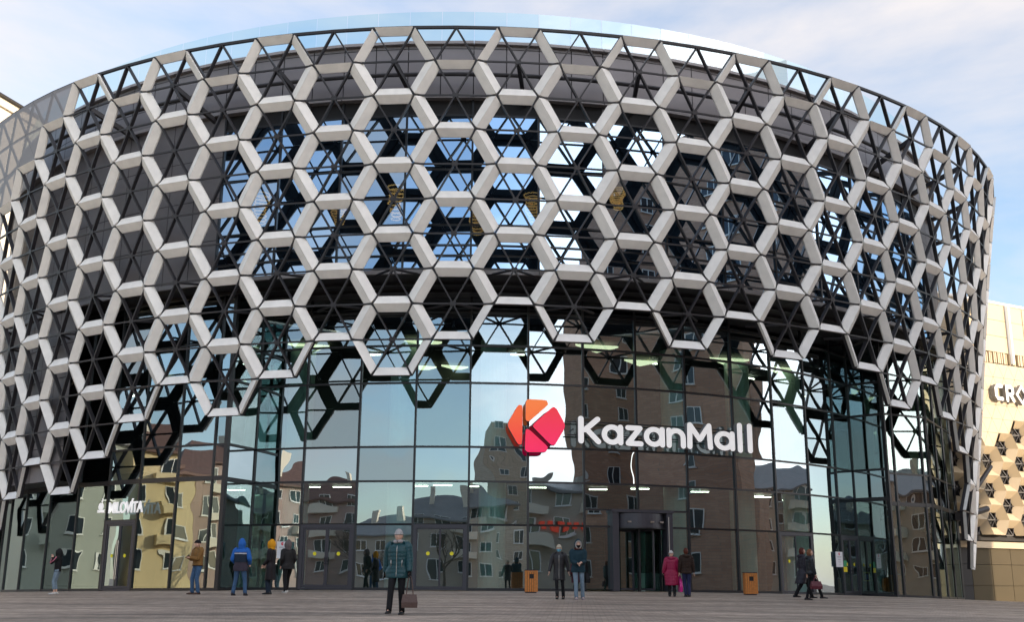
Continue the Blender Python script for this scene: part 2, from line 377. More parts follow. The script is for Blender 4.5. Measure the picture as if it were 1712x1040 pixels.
# upper wall: cladding, window ribbon, coping, parapet
RU, ZB, ZT = 27.45, 11.55, 21.05
GRID = [1.2 + 5.5 * k for k in range(-14, 18)]
cl = MB(); 
def wallquad(mb, a0, a1, R, z0, z1, m, gap=.0, off=0):
    A, B = P(a0, R, 0), P(a1, R, 0); t = (B - A).normalized(); n = (nrm(a0) + nrm(a1)).normalized()
    A = A + t * gap + n * off; B = B - t * gap + n * off
    mb.poly([(A.x, A.y, z0 + gap), (B.x, B.y, z0 + gap), (B.x, B.y, z1 - gap), (A.x, A.y, z1 - gap)], m)
WIN = [a for a in GRID if -21.5 < a < 57]
for k in range(len(GRID) - 1):
    a0, a1 = GRID[k], GRID[k + 1]; am = (a0 + a1) / 2
    inwin = -20.9 < a0 and a1 < 57
    zs = [18.85, 19.75, 20.9, ZT]
    for zi in range(3):
        for h in (0, 1):
            b0, b1 = (a0, a0 + (a1 - a0) / 2) if h == 0 else (a0 + (a1 - a0) / 2, a1)
            wallquad(cl, b0, b1, RU, zs[zi], zs[zi + 1], M['clad'], .016, .15)
    wallquad(cl, a0, a1, RU, 18.8, ZT, M['gap'], 0, .12)
    if not inwin:
        zz = [ZB, 13.3, 15.1, 16.9, 18.7]
        for zi in range(4):
            for h in (0, 1):
                b0, b1 = (a0, a0 + (a1 - a0) / 2) if h == 0 else (a0 + (a1 - a0) / 2, a1)
                wallquad(cl, b0, b1, RU, zz[zi], zz[zi + 1], M['clad'], .014, .06)
        wallquad(cl, a0, a1, RU, ZB, 18.7, M['gap'], 0, .03)
    # ledges
    A, B = P(a0, RU, 0), P(a1, RU, 0); n = (nrm(a0) + nrm(a1)).normalized()
    for z, th, dp in ((ZT, .12, .34), (18.7, .14, .30), (ZB - .14, .16, .22)):
        cl.hexa([(*(A - n * .3).xy, z), (*(B - n * .3).xy, z), (*(B + n * dp).xy, z), (*(A + n * dp).xy, z),
                 (*(A - n * .3).xy, z + th), (*(B - n * .3).xy, z + th), (*(B + n * dp).xy, z + th), (*(A + n * dp).xy, z + th)][::1], M['clad_lip'])
# lower-left cladding apron
for k in range(len(GRID) - 1):
    a0, a1 = GRID[k], GRID[k + 1]
    if a1 > -36: continue
    zz = [3.95, 5.4, 6.9, 8.4, 9.9, 11.39]
    for zi in range(5):
        for h in (0, 1):
            b0, b1 = (a0, (a0 + a1) / 2) if h == 0 else ((a0 + a1) / 2, a1)
            wallquad(cl, b0, b1, RU, zz[zi], zz[zi + 1], M['clad'], .014, .06)
    wallquad(cl, a0, a1, RU, 3.95, 11.39, M['gap'], 0, .03)
cl.build('cladding', mall)
# ring pipe
rp = MB(); rp.tube([P(a, 28.45, 19.35) for a in range(-72, 92, 3)], .085, M['frame'], 8)
rp.build('ring_pipe', mall)
# support arms from the lattice to the wall
for c in range(-12, 17):
    for j in (1, 7, 8):
        if (c, j) not in hexes: continue
        A, ph = node(1.5 * c, j)
        az = degrees(ph)
        b = MB()
        if j <= 2: b.bar(A, P(az + 1.0, RU + .1, A.z - .75), (0, 0, 1), .15, .20, M['frame'], .13)
        else:
            b.tube([A, P(az + 2.2, RU - .2, A.z + .1)], .05, M['frame'], 6); b.tube([A, P(az - 2.2, RU - .2, A.z + .1)], .05, M['frame'], 6)
        b.build('support_arm', mall)
# windows of the upper ribbon: one per bay
mw = MB()
for k in range(len(WIN) - 1):
    a0, a1 = WIN[k], WIN[k + 1]; gmb = MB()
    rows = [ZB + .02, 12.2, 12.62, 13.45, 15.75, 18.05, 18.7]
    tl = random.uniform(-.012, .012); n = (nrm(a0) + nrm(a1)).normalized()
    for zi in range(6):
        A, B = P(a0, RU, 0), P(a1, RU, 0); e = random.uniform(-.006, .006)
        gmb.poly([(*(A + n * e).xy, rows[zi]), (*(B - n * e).xy, rows[zi]), (*(B + n * (tl - e)).xy, rows[zi + 1]), (*(A + n * (tl + e)).xy, rows[zi + 1])], M['glass_up'] if zi < 5 else M['gap'])
        mw.bar((A.x, A.y, rows[zi]), (B.x, B.y, rows[zi]), n, .07, .12, M['mull'], .04)
    gmb.build('upper_window', mall)
    mw.bar(P(a0, RU, ZB), P(a0, RU, 18.7), nrm(a0), .08, .16, M['mull'], .06)
mw.bar(P(WIN[-1], RU, ZB), P(WIN[-1], RU, 18.7), nrm(WIN[-1]), .08, .16, M['mull'], .06)
# soffit between the upper wall and the entrance glass, roof
so_ = MB(); so2 = MB()
for k in range(len(GRID) - 1):
    a0, a1 = GRID[k], GRID[k + 1]
    so_.poly([P(a0, RU + .1, 11.4), P(a1, RU + .1, 11.4), P(a1, 22, 11.4), P(a0, 22, 11.4)], M['soffit'])
    for R_ in (25.4, 26.5): so_.bar(P(a0, R_, 11.38), P(a1, R_, 11.38), (0, 0, -1), .10, .12, M['mull'], .12)
    if a1 < -36: so2.poly([P(a0, RU, 3.95), P(a1, RU, 3.95), P(a1, 25, 3.95), P(a0, 25, 3.95)], M['soffit'])
so_.build('soffit', mall); so2.build('lower_soffit', mall)
rf = MB(); rf.poly([P(a, RU - .2, 21.0) for a in range(-80, 281, 8)][:-1], M['gap'])
bk = [P(a, RU, 0) for a in range(88, 285, 8)]
for A, B in zip(bk[:-1], bk[1:]): rf.poly([(A.x, A.y, -3), (B.x, B.y, -3), (B.x, B.y, 21.5), (A.x, A.y, 21.5)], M['clad'])
rf.build('roof', mall)
pg = MB()
for k in range(len(GRID) - 1):
    for h in range(2):
        a0 = GRID[k] + h * 2.75; a1 = a0 + 2.75; A, B = P(a0, RU + .05, 0), P(a1, RU + .05, 0); t = (B - A).normalized() * .012
        pg.poly([(*(A + t).xy, ZT + .1), (*(B - t).xy, ZT + .1), (*(B - t).xy, 22.62), (*(A + t).xy, 22.62)], M['parapet'])
pg.build('parapet_glass', mall)

# ---- entrance curtain wall
RG = 24.15
AZ = [-20.3, -14.94, -9.44, -3.97, 1.22, 6.80, 12.24, 17.7, 23.17, 29.0, 34.6, 40.1, 45.7, 50.0]
ROWS = [2.14, 3.83, 5.2, 7.8, 9.35, 10.75, 11.38]
def gb(p): return gz(p.x, p.y)
def pane(A, B, z0, z1, m, name='window', jit=.006, wz=None):
    """one glass pane between plan points A and B"""
    n = Vector(((B - A).y, -(B - A).x, 0)).normalized(); e1, e2 = random.uniform(-jit, jit), random.uniform(-jit, jit)
    mb = MB(); mb.poly([(*(A + n * e1).xy, z0 if z0 is not None else gb(A) + .09), (*(B - n * e1).xy, z0 if z0 is not None else gb(B) + .09),
                        (*(B + n * (e2 - e1)).xy, z1), (*(A + n * (e2 + e1)).xy, z1)], m)
    return mb.build(name, mall)
def hbar(A, B, z0, z1=None, wd=.075, m=None):
    n = Vector(((B - A).y, -(B - A).x, 0)).normalized(); mw.bar((A.x, A.y, z0), (B.x, B.y, z0 if z1 is None else z1), n, wd, .16, m or M['mull'], .05)
def vbar(A, z0, z1, n, wd=.085, m=None): mw.bar((A.x, A.y, z0), (A.x, A.y, z1), n, wd, .18, m or M['mull'], .06)
DOORS = {1: 'pair', 3: 'slide', 10: 'open', 12: 'pair'}
def door_pair(A, B, ztop, kind, lab=None):
    t = (B - A); Ln = t.length; t = t.normalized(); n = Vector((t.y, -t.x, 0)); zb = min(gb(A), gb(B)) + .02
    d = MB()
    def bx(u0, u1, z0, z1, m, d0=-.05, d1=.06):
        q = []
        for z in (z0, z1):
            for (u, v) in ((u0, d1), (u1, d1), (u1, d0), (u0, d0)):
                p = A + t * u + n * v; q.append((p.x, p.y, z))
        d.hexa(q, m)
    F = M['doorframe']
    bx(0.04, .16, zb, ztop, F); bx(Ln - .16, Ln - .04, zb, ztop, F); bx(.16, Ln - .16, ztop - .14, ztop, F); bx(.16, Ln - .16, zb, zb + .07, F)
    root = d.build('door', mall)
    cols = 2; w_ = (Ln - .32) / cols
    for c in range(cols):
        if kind == 'open' and c == 1: continue
        u0 = .16 + c * w_; u1 = u0 + w_; d = MB(); fwd = .0 if kind == 'pair' else .07 * c
        s_ = .07 if kind == 'pair' else .035
        bx(u0 + .004, u0 + s_, zb + .08, ztop - .145, F, -.03, .035); bx(u1 - s_, u1 - .004, zb + .08, ztop - .145, F, -.03, .035)
        bx(u0 + s_, u1 - s_, ztop - .145 - s_, ztop - .145, F, -.03, .035); bx(u0 + s_, u1 - s_, zb + .08, zb + .08 + s_ * 1.6, F, -.03, .035)
        p0 = A + t * (u0 + s_); p1 = A + t * (u1 - s_)
        d.poly([(p0.x, p0.y, zb + .09 + s_), (p1.x, p1.y, zb + .09 + s_), (p1.x, p1.y, ztop - .15 - s_), (p0.x, p0.y, ztop - .15 - s_)], M['glass'])
        leaf = d.build('door_leaf', root)
        cm = A + t * ((u0 + u1) / 2) + n * .012; zc = zb + 1.38; r_ = .075
        st = MB(); st.poly([(*(cm + t * r_ * cos(k * pi / 8)).xy, zc + r_ * sin(k * pi / 8)) for k in range(16)], M['yellow']); st.build('sticker', leaf)
        if kind == 'pair':
            hx = u1 - .05 if c == 0 else u0 + .05; hp = A + t * hx + n * .10; hm = MB()
            hh = (.45, 2.0) if lab else (.95, 1.25)
            hm.tube([(hp.x, hp.y, zb + hh[0]), (hp.x, hp.y, zb + hh[1])], .018, M['steel'] if lab else M['mull'], 8)
            for z in (zb + hh[0] + .08, zb + hh[1] - .08):
                hq = hp - n * .08; hm.tube([(hp.x, hp.y, z), (hq.x, hq.y, z)], .01, M['steel'], 6)
            hm.build('handle', leaf)
for k in range(len(AZ) - 1):
    A, B = P(AZ[k], RG, 0), P(AZ[k + 1], RG, 0); n = (nrm(AZ[k]) + nrm(AZ[k + 1])).normalized()
    rows = list(ROWS)
    start = 0
    if k in (6, 7):
        # revolving door bay: panes beside the door drum
        z28 = 2.80
        C0 = P(14.75, RG, 0) if k == 6 else P(20.95, RG, 0)
        A_, B_ = (A, C0) if k == 6 else (C0, B)
        pane(A_, B_, None, 2.14, M['glass']); pane(A_, B_, 2.14, z28, M['glass']); hbar(A_, B_, 2.14); hbar(A, B, z28)
        pane(A, B, z28, 3.83, M['glass']); start = 1
    elif k in DOORS:
        door_pair(A, B, 2.14, DOORS[k]); start = 0
        hbar(A, B, 2.14)
    else:
        pane(A, B, None, 2.14, M['glass']); start = 0; hbar(A, B, 2.14); hbar(A, B, gb(A) + .05, gb(B) + .05, .10)
    for r in range(start, len(rows) - 1):
        z0, z1 = rows[r], rows[r + 1]
        if r == 5: m = M['spandrel']
        else: m = M['glass'] if (r != 1) else M['spandrel']
        pane(A, B, z0, z1, m, jit=.012 if r == 1 else .006); hbar(A, B, z0)
    vbar(A, gb(A), 11.38, nrm(AZ[k]))
vbar(P(50, RG, 0), gb(P(50, RG, 0)), 11.38, nrm(50))
# ---- left bay (outer radius)
RBY = 26.2
LB = [-72, -64, -57, -50.3, -44, -38.6, -33.9, -29.7, -25.3, -21.5, -20.3]
for k in range(len(LB) - 1):
    A, B = P(LB[k], RBY, 0), P(LB[k + 1], RBY, 0)
    if LB[k] == -33.9:
        door_pair(A, B, 2.3, 'pair', True); hbar(A, B, 2.3); pane(A, B, 2.3, 3.83, M['glass_side'])
    else:
        gm = M['glass_side']
        pane(A, B, None, 3.83, gm, jit=.010); hbar(A, B, gb(A) + .05, gb(B) + .05, .10)
    hbar(A, B, 3.87, wd=.18)
    vbar(A, gb(A), 3.83, nrm(LB[k]), .07)
    if LB[k] >= -38.6:
        for z0, z1 in ((3.96, 5.2), (5.2, 7.8), (7.8, 9.35), (9.35, 11.38)):
            pane(A, B, z0, z1, M['glass'], jit=.01); hbar(A, B, z1)
        vbar(A, 3.83, 11.38, nrm(LB[k]), .07)
# return walls
def retwall(A, B, fr_):
    for z0, z1 in ((None, 3.83), (3.83, 5.2), (5.2, 7.8), (7.8, 9.35), (9.35, 11.38)):
        pane(A, B, z0, z1, M['glass_side'] if z0 != 3.83 else M['spandrel']); hbar(A, B, z1, wd=.1 if z1 != 3.83 else .18)
    hbar(A, B, gb(A) + .05, gb(B) + .05, .1)
A, B = P(-20.3, RBY, 0), P(-20.3, RG, 0); retwall(A, B, 0); vbar(A, gb(A), 11.38, nrm(-20), .16)
# right bay
Q0 = P(50, RG, 0); Q1 = Vector((17.6, 50.6, 0)); Q2 = Vector((20.0, 51.8, 0)); Q3 = Vector((23.3, 57.2, 0))
retwall(Q0, Q1, 0)
for A, B, cuts in ((Q1, Q2, [0, .17, .85, 1]), (Q2, Q3, [0, .33, .66, 1])):
    for u0, u1 in zip(cuts[:-1], cuts[1:]):
        a, b = A.lerp(B, u0), A.lerp(B, u1)
        for z0, z1 in ((None, 3.6), (3.6, 5.0), (5.0, 7.8), (7.8, 11.38)):
            pane(a, b, z0, z1, M['glass_side'] if z0 != 3.6 else M['spandrel'], jit=.01); hbar(a, b, z1, wd=.18 if z1 == 3.6 else .08)
        hbar(a, b, gb(a) + .05, gb(b) + .05, .1); vbar(a, gb(a), 11.38, Vector((.5, -.8, 0)), .10)
    vbar(B, gb(B), 11.38, Vector((.5, -.8, 0)), .14)
mw.build('curtain_wall_frame', mall)
# steel brackets low on the right corner
b = MB(); c0 = Q3 + Vector((.2, -.3, 0))
b.tube([(c0.x, c0.y, 3.4), (25.4, 58.2, 3.9)], .16, M['frame'], 8); b.tube([(c0.x, c0.y, 3.7), (26.0, 58.6, 6.2)], .12, M['frame'], 8)
b.box((c0.x - .5, c0.y - .3, 3.2), (c0.x + .3, c0.y + .5, 3.6), M['frame']); b.build('corner_bracket', mall)

# revolving door
zt = 2.80; c15 = P(17.85, RG, 0); tn = Vector((cos(radians(17.85)), sin(radians(17.85)), 0)); nn = nrm(17.85)
rd = MB(); F = M['doorframe']
def rb(u0, u1, d0, d1, z0, z1, m, mb=rd):
    q = []
    for z in (z0, z1):
        for (u, v) in ((u0, d1), (u1, d1), (u1, d0), (u0, d0)):
            p = c15 + tn * u + nn * v; q.append((p.x, p.y, z))
    mb.hexa(q, m)
zb = gb(c15) + .02
rb(-1.32, -1.05, -.5, .30, zb, zt - .1, F); rb(1.05, 1.32, -.5, .30, zb, zt - .1, F); rb(-1.36, 1.36, -.5, .34, zt - .1, zt + .02, F)
def arc(r, a0, a1, z0, z1, m, mb, n=14, cy=-.75, th=.06):
    for k in range(n):
        aa, ab = radians(a0 + (a1 - a0) * k / n), radians(a0 + (a1 - a0) * (k + 1) / n); q = []
        for z in (z0, z1):
            for (rr, an) in ((r, aa), (r, ab), (r - th, ab), (r - th, aa)):
                p = c15 + tn * (rr * sin(an)) + nn * (rr * cos(an) + cy); q.append((p.x, p.y, z))
        mb.hexa(q, m)
arc(1.3, -52, 52, 2.12, zt - .13, F, rd)
arc(1.32, -54, 54, 2.07, 2.12, M['mull'], rd, th=.1)
rb(-1.0, 1.0, -2.0, .25, 2.06, 2.09, M['gap'])
for sx in (-.62, .28, .78):
    rb(sx - .08, sx + .08, .535 if abs(sx) < .4 else .30, .60 if abs(sx) < .4 else .42, 2.30, 2.36, M['steel'])
rdo = rd.build('revolving_door', mall)
for s_ in (-1, 1):
    d = MB(); arc(1.22, s_ * 48, s_ * 132, zb, 2.1, M['glass_side'], d, 8, th=.012); d.build('side_glass', rdo)
d = MB(); p = c15 - nn * .75
for k in range(3):
    an = radians(25 + 120 * k); e = p + tn * (1.12 * sin(an)) + nn * (1.12 * cos(an)); t_ = (e - p).normalized()
    d.poly([(p.x, p.y, zb + .1), (e.x, e.y, zb + .1), (e.x, e.y, 2.03), (p.x, p.y, 2.03)], M['glass_side'])
    for z in (zb + .08, 2.02): d.bar((p.x, p.y, z), (e.x, e.y, z), (0, 0, 1), .05, .07, F, .03)
    d.bar((e.x, e.y, zb + .05), (e.x, e.y, 2.05), t_, .05, .05, F)
d.tube([(p.x, p.y, zb), (p.x, p.y, 2.06)], .05, F, 8)
d.build('door_wings', rdo)
d = MB(); p = c15 + tn * 1.12 + nn * .34; d.tube([(p.x, p.y, zb + .9), (p.x, p.y, 2.55)], .022, M['steel'], 8); d.build('post', rdo)

# interior
it = MB()
it.poly([P(a, 24.0, -.40 - (.0 if a < 20 else .0)) for a in range(-75, 76, 6)] + [P(a, 10, -.40) for a in range(75, -76, -15)], M['innerfl'])
for z0, z1 in ((4.06, 4.60), (9.9, 10.1)):
    a_ = list(range(-72, 75, 4))
    for x0, x1 in zip(a_[:-1], a_[1:]):
        r = 23.7 if z0 < 9 else 23.8
        it.hexa([P(x0, r, z0), P(x1, r, z0), P(x1, 9, z0), P(x0, 9, z0), P(x0, r, z1), P(x1, r, z1), P(x1, 9, z1), P(x0, 9, z1)], M['slab'])
a_ = list(range(-78, 80, 6))
for x0, x1 in zip(a_[:-1], a_[1:]):
    it.poly([P(x0, 17, -.4), P(x1, 17, -.4), P(x1, 17, 11.3), P(x0, 17, 11.3)], M['inner'])
    it.poly([P(x0, 24.5, 11.5), P(x1, 24.5, 11.5), P(x1, 24.5, 21.3), P(x0, 24.5, 21.3)], M['gap'])
    it.poly([P(x0, 27.3, 11.5), P(x1, 27.3, 11.5), P(x1, 24.5, 11.5), P(x0, 24.5, 11.5)], M['slab'])
it.build('interior', mall)
for a in (-6.0, 3.6, 24.2, 33.4, 43.0, -17.6):
    c = MB(); p = P(a, 22.6, 0); c.tube([(p.x, p.y, -.4), (p.x, p.y, 4.06)], .55, M['column'], 20); c.tube([(p.x, p.y, 4.6), (p.x, p.y, 9.9)], .55, M['column'], 20)
    c.build('column', mall)
for px, py in ((520, 814), (572, 814), (700, 812), (740, 811), (800, 813), (898, 815), (1070, 817), (1170, 822), (1262, 829), (1275, 831), (1322, 836), (395, 819), (1000, 818)):
    r = ray(px, py); p = r * (3.98 / r.z); l = MB(); l.box((p.x - .4, p.y - .035, 3.94), (p.x + .4, p.y + .035, 3.98), M['lamp']); l.build('ceiling_or_fill_lamp', mall)
for a in range(-66, 68, 9):  # upper ring of lamps, added to brighten the interior
    for R_, z_ in ((20.5, 9.80),):
        if z_ > 9 and a % 2: continue
        A, B = P(a, R_, z_), P(a + 1.7, R_, z_); l = MB(); l.bar(A, B, (0, 0, 1), .06, .05, M['lamp'], 0); l.build('ceiling_or_fill_lamp', mall)
for px, py, s_ in ((548, 656, 1), (484, 562, 1.1), (700, 560, 1), (704, 612, .9), (1025, 560, 1.2), (1070, 603, 1), (1258, 590, 1.2), (1170, 675, 1), (1140, 689, 1), (585, 626, .9), (1340, 608, 1), (760, 612, .8), (1320, 640, .9)):
    r = ray(px, py); p = r * (9.8 / r.z); l = MB()
    if math.hypot(p.x - CXB, p.y - CYB) > 23.4: p = P(degrees(atan2(p.x - CXB, CYB - p.y)), 23.0, 9.8)
    l.faces([(p.x - .75 * s_, p.y - .3, 9.72), (p.x + .8 * s_, p.y + .1, 9.72), (p.x + .1, p.y + 1.0 * s_, 9.72), (p.x - .75 * s_, p.y - .3, 9.8), (p.x + .8 * s_, p.y + .1, 9.8), (p.x + .1, p.y + 1.0 * s_, 9.8)],
            [(2, 1, 0), (3, 4, 5), (0, 1, 4, 3), (1, 2, 5, 4), (2, 0, 3, 5)], M['lamptri']); l.build('triangular_lamp', mall)

M['orange_lamp'] = mat('orange_lamp_lit', (.9, .5, .2), .5, emit=(1, .55, .18), estr=1.1)
for px, py, h_ in ((661, 343, 1.5), (566, 357, 1.1), (797, 372, 1.2), (890, 350, 1.2), (436, 352, 1.4), (1032, 335, .9)):
    q = onR(px, py, 26.3); l = MB(); n_ = 9
    for k in range(n_):
        z = q.z + h_ * (.5 - k / n_); r_ = .34 - .02 * k; dx = .05 * sin(k * 1.1)
        l.tube([(q.x + dx + r_ * cos(a), q.y + r_ * sin(a), z) for a in [i * pi / 6 for i in range(13)]], .028, M['orange_lamp'], 5, False)
    l.build('pendant_lamp', mall)
for x0, x1, y0, y1, m_ in ((1411, 1416, 938, 948, (.03, .30, .12)), (1411, 1417, 948.5, 957, (.80, .65, .02)), (1445, 1454, 957, 958.5, (.55, .62, .05)), (1445, 1454, 971, 972.5, (.55, .62, .05)), (1444, 1445.5, 957, 972.5, (.55, .62, .05)), (1453.5, 1455, 957, 972.5, (.55, .62, .05)), (1448, 1451.5, 961, 969, (.03, .15, .5))):
    a_, b_, c_ = onR(x0, y1, 24.22), onR(x1, y1, 24.22), onR(x0, y0, 24.22); l = MB()
    l.poly([a_, b_, (b_.x, b_.y, c_.z), (a_.x, a_.y, c_.z)], mat('sticker_paint', m_, .5)); l.build('sticker', mall)
# ------------------------------------------------------------------ signs
def stroke(mb, pts, w_, to3, k, depth, front=None):
    """rounded flat stroke through 2-D points; to3(u, v, d) -> world"""
    n = len(pts); closed = (Vector(pts[0]) - Vector(pts[-1])).length < 1e-6 and n > 3
    V2 = [Vector(p) for p in pts]
    if closed:
        V2 = V2[:-1]; n = len(V2); o, i_ = [], []
        for a in range(n):
            t = (V2[(a + 1) % n] - V2[a - 1]).normalized(); q = Vector((t.y, -t.x)); o.append(V2[a] + q * w_ / 2); i_.append(V2[a] - q * w_ / 2)
        rings = [o, i_]; d0 = depth + k * .004
        for a in range(n):
            b_ = (a + 1) % n
            mb.poly([to3(*o[a], d0), to3(*o[b_], d0), to3(*i_[b_], d0), to3(*i_[a], d0)], M['letter'])
            mb.poly([to3(*o[a], 0), to3(*o[b_], 0), to3(*o[b_], d0), to3(*o[a], d0)], M['letterside'])
            mb.poly([to3(*i_[b_], 0), to3(*i_[a], 0), to3(*i_[a], d0), to3(*i_[b_], d0)], M['letterside'])
        return
    left, right = [], []
    for a in range(n):
        t = (V2[min(a + 1, n - 1)] - V2[max(a - 1, 0)]).normalized(); q = Vector((t.y, -t.x)); right.append(V2[a] + q * w_ / 2); left.append(V2[a] - q * w_ / 2)
    def cap(c, t):
        ang = atan2(t.y, t.x); return [c + Vector((cos(ang + x), sin(ang + x))) * w_ / 2 for x in [(-.5 + j / 6) * pi for j in range(1, 6)]]
    ts = (V2[0] - V2[1]).normalized(); te = (V2[-1] - V2[-2]).normalized()
    out = right + cap(V2[-1], te) + left[::-1] + cap(V2[0], ts); d0 = depth + k * .004
    mb.poly([to3(*p, d0) for p in out], M['letter'])
    for a in range(len(out)):
        b_ = (a + 1) % len(out); mb.poly([to3(*out[a], 0), to3(*out[b_], 0), to3(*out[b_], d0), to3(*out[a], d0)], M['letterside'])
def circ(cx, cy, r, a0=0, a1=360, n=24): return [(cx + r * cos(radians(a0 + (a1 - a0) * k / n)), cy + r * sin(radians(a0 + (a1 - a0) * k / n))) for k in range(n + 1)]
GL = {  # cap height 1, x-height .76
 'K': (.78, [[(.11, .10), (.11, .90)], [(.66, .90), (.24, .50)], [(.30, .52), (.68, .10)]]),
 'a': (.80, [circ(.37, .38, .27), [(.66, .66), (.66, .10)]]),
 'z': (.66, [[(.12, .66), (.54, .66)], [(.53, .65), (.13, .12)], [(.12, .10), (.56, .10)]]),
 'n': (.72, [[(.10, .10), (.10, .66)], [(.10, .36)] + circ(.35, .40, .25, 180, 0, 12) + [(.60, .10)]]),
 'M': (.98, [[(.11, .10), (.13, .90)], [(.13, .90), (.47, .38)], [(.47, .38), (.81, .90)], [(.81, .90), (.84, .10)]]),
 'l': (.36, [[(.14, .06), (.14, 1.0)]]),
}
px_l = {0: (970, 742, 695)}
sg = thing('mall_sign', onR(1050, 745, 24.45), 'white rounded letters reading KazanMall beside a red and orange logo on entrance glass', 'sign')
# the baseline follows the curved glass: start and end points of the word
text = 'KazanMall'; adv = sum(GL[c][0] for c in text); u = 0
X0, X1 = 966, 1265
for ci, ch in enumerate(text):
    wd_ = GL[ch][0]; f0 = u / adv; f1 = (u + wd_) / adv; u += wd_
    xa = X0 + (X1 - X0) * (f0 ** .97); xb = X0 + (X1 - X0) * (f1 ** .97)
    ya = 742 + 15.5 * f0; yb = 742 + 15.5 * f1
    A = onR(xa, ya, 24.85); B = onR(xb, yb, 24.85); ux = (B - A) / wd_; up = Vector((0, 0, 1.13)); n = Vector((ux.y, -ux.x, 0)).normalized()
    def to3(a, b_, d, A=A, ux=ux, up=up, n=n): return A + ux * a + up * b_ + n * (d - .20)
    mb = MB()
    for k, st in enumerate(GL[ch][1]): stroke(mb, st, .185, to3, k, .20)
    mb.build('letter', sg)
def grad(name, c1, c2, z0, z1, x0=None):
    m = bpy.data.materials.new(name); m.use_nodes = True; t = m.node_tree; b = t.nodes['Principled BSDF']; b.inputs['Roughness'].default_value = .35
    g_ = t.nodes.new('ShaderNodeNewGeometry'); sx = t.nodes.new('ShaderNodeSeparateXYZ'); mr = t.nodes.new('ShaderNodeMapRange'); mr.inputs['From Min'].default_value = z0; mr.inputs['From Max'].default_value = z1
    mm = t.nodes.new('ShaderNodeMix'); mm.data_type = 'RGBA'; mm.inputs['A'].default_value = (*c1, 1); mm.inputs['B'].default_value = (*c2, 1)
    tcn = t.nodes.new('ShaderNodeTexCoord')
    t.links.new(tcn.outputs['Object'], sx.inputs[0]); t.links.new(sx.outputs[2], mr.inputs['Value']); t.links.new(mr.outputs[0], mm.inputs['Factor']); t.links.new(mm.outputs['Result'], b.inputs['Base Color'])
    b.inputs['Emission Strength'].default_value = .35; t.links.new(mm.outputs['Result'], b.inputs['Emission Color'])
    return m
ORG, RED, PNK = (.86, .13, .015), (.80, .02, .03), (.85, .005, .10)
lp = [([(25, 735), (100, 607), (128, 612), (124, 862), (98, 864)], grad('logo_orange_red', RED, ORG, 5.0, 6.9)),
      ([(158, 572), (280, 578), (294, 606), (168, 716), (146, 708), (147, 590)], grad('logo_orange', ORG, (.9, .19, .03), 5.9, 7.0)),
      ([(322, 619), (348, 636), (405, 745), (335, 868), (308, 866), (192, 748), (200, 730)], grad('logo_red_pink', PNK, RED, 5.2, 6.9)),
      ([(146, 765), (168, 765), (292, 880), (276, 913), (160, 913), (142, 897)], grad('logo_pink', PNK, (.85, .01, .06), 4.9, 5.9))]
def rounded(pts, r=.22, n=5):
    o = []; L_ = len(pts)
    for i in range(L_):
        a, b_, c = Vector(pts[i - 1]), Vector(pts[i]), Vector(pts[(i + 1) % L_]); p0 = b_.lerp(a, r); p2 = b_.lerp(c, r)
        for k in range(n + 1):
            t = k / n; o.append((1 - t) ** 2 * p0 + 2 * t * (1 - t) * b_ + t * t * p2)
    return o
for pts, m in lp:
    o = [onR(840 + p.x / 3.852, 520 + p.y / 3.852, 24.75) for p in rounded(pts)]; n = nrm(7.3)
    cpt = sum(o, Vector()) / len(o); mb = MB(); o = [q - n * (q - cpt).dot(n) for q in o]
    fr2 = [q + n * .12 for q in o]; a_ = sum(((o[i].x * o[(i + 1) % len(o)].z - o[(i + 1) % len(o)].x * o[i].z) for i in range(len(o))))
    mb.poly(fr2, m)
    for i in range(len(o)): mb.poly([o[i] - n * .12, o[(i + 1) % len(o)] - n * .12, fr2[(i + 1) % len(o)], fr2[i]], M['mull'])
    mb.build('logo_piece', sg)
rl = MB()
for z in (5.72, 6.25):
    a_ = [10.4 + k * 1.3 for k in range(16)]
    for x0, x1 in zip(a_[:-1], a_[1:]): rl.bar(P(x0, 24.5, z), P(x1, 24.5, z), nrm(x0), .05, .05, M['mull'])
for a in (11, 17.7, 23.2, 29): 
    rl.bar(P(a, 24.5, 5.98), P(a, 24.15, 5.98), (0, 0, 1), .05, .05, M['mull'])
rl.build('sign_rail', sg)

def textmesh(body, size, m, extrude=.03, name='letter_row', sx=1, spacing=1.0, shear=0, bold=0):
    c = bpy.data.curves.new(name, 'FONT'); c.body = body; c.size = size; c.extrude = extrude; c.space_character = spacing; c.shear = shear; c.offset = bold
    c.align_x = 'CENTER'; o = bpy.data.objects.new(name, c); COL.objects.link(o)
    dg = bpy.context.evaluated_depsgraph_get(); me = bpy.data.meshes.new_from_object(o.evaluated_get(dg)); bpy.data.objects.remove(o)
    for v in me.vertices: v.co.x *= sx
    me.materials.clear(); me.materials.append(m); q = bpy.data.objects.new(name, me); COL.objects.link(q); return q
def facing(o, pos, n):     # stand a flat text upright, its face towards n
    z = Vector(n).normalized(); y = Vector((0, 0, 1)); x = y.cross(z)
    o.matrix_world = Matrix(((x.x, y.x, z.x, pos.x), (x.y, y.y, z.y, pos.y), (x.z, y.z, z.z, pos.z), (0, 0, 0, 1)))
def attach(o, root):
    m = o.matrix_world.copy(); o.parent = root; o.matrix_parent_inverse = Matrix.Identity(4); o.matrix_basis = wm(root).inverted() @ m
A = onR(178, 857, 26.6); B = onR(232, 855, 26.6); n = nrm(-31.8)
ms = thing('cafe_sign', (A + B) / 2, 'white serif cafe sign reading MILOVITA with apple emblem above the left glass door', 'sign')
o = textmesh('MILOVÍTA', .62, M['letter'], .025, 'letter_row', .80, .92, bold=.012); facing(o, onR(209, 857.5, 26.62), n); attach(o, ms)
A = onR(169, 858, 26.6)
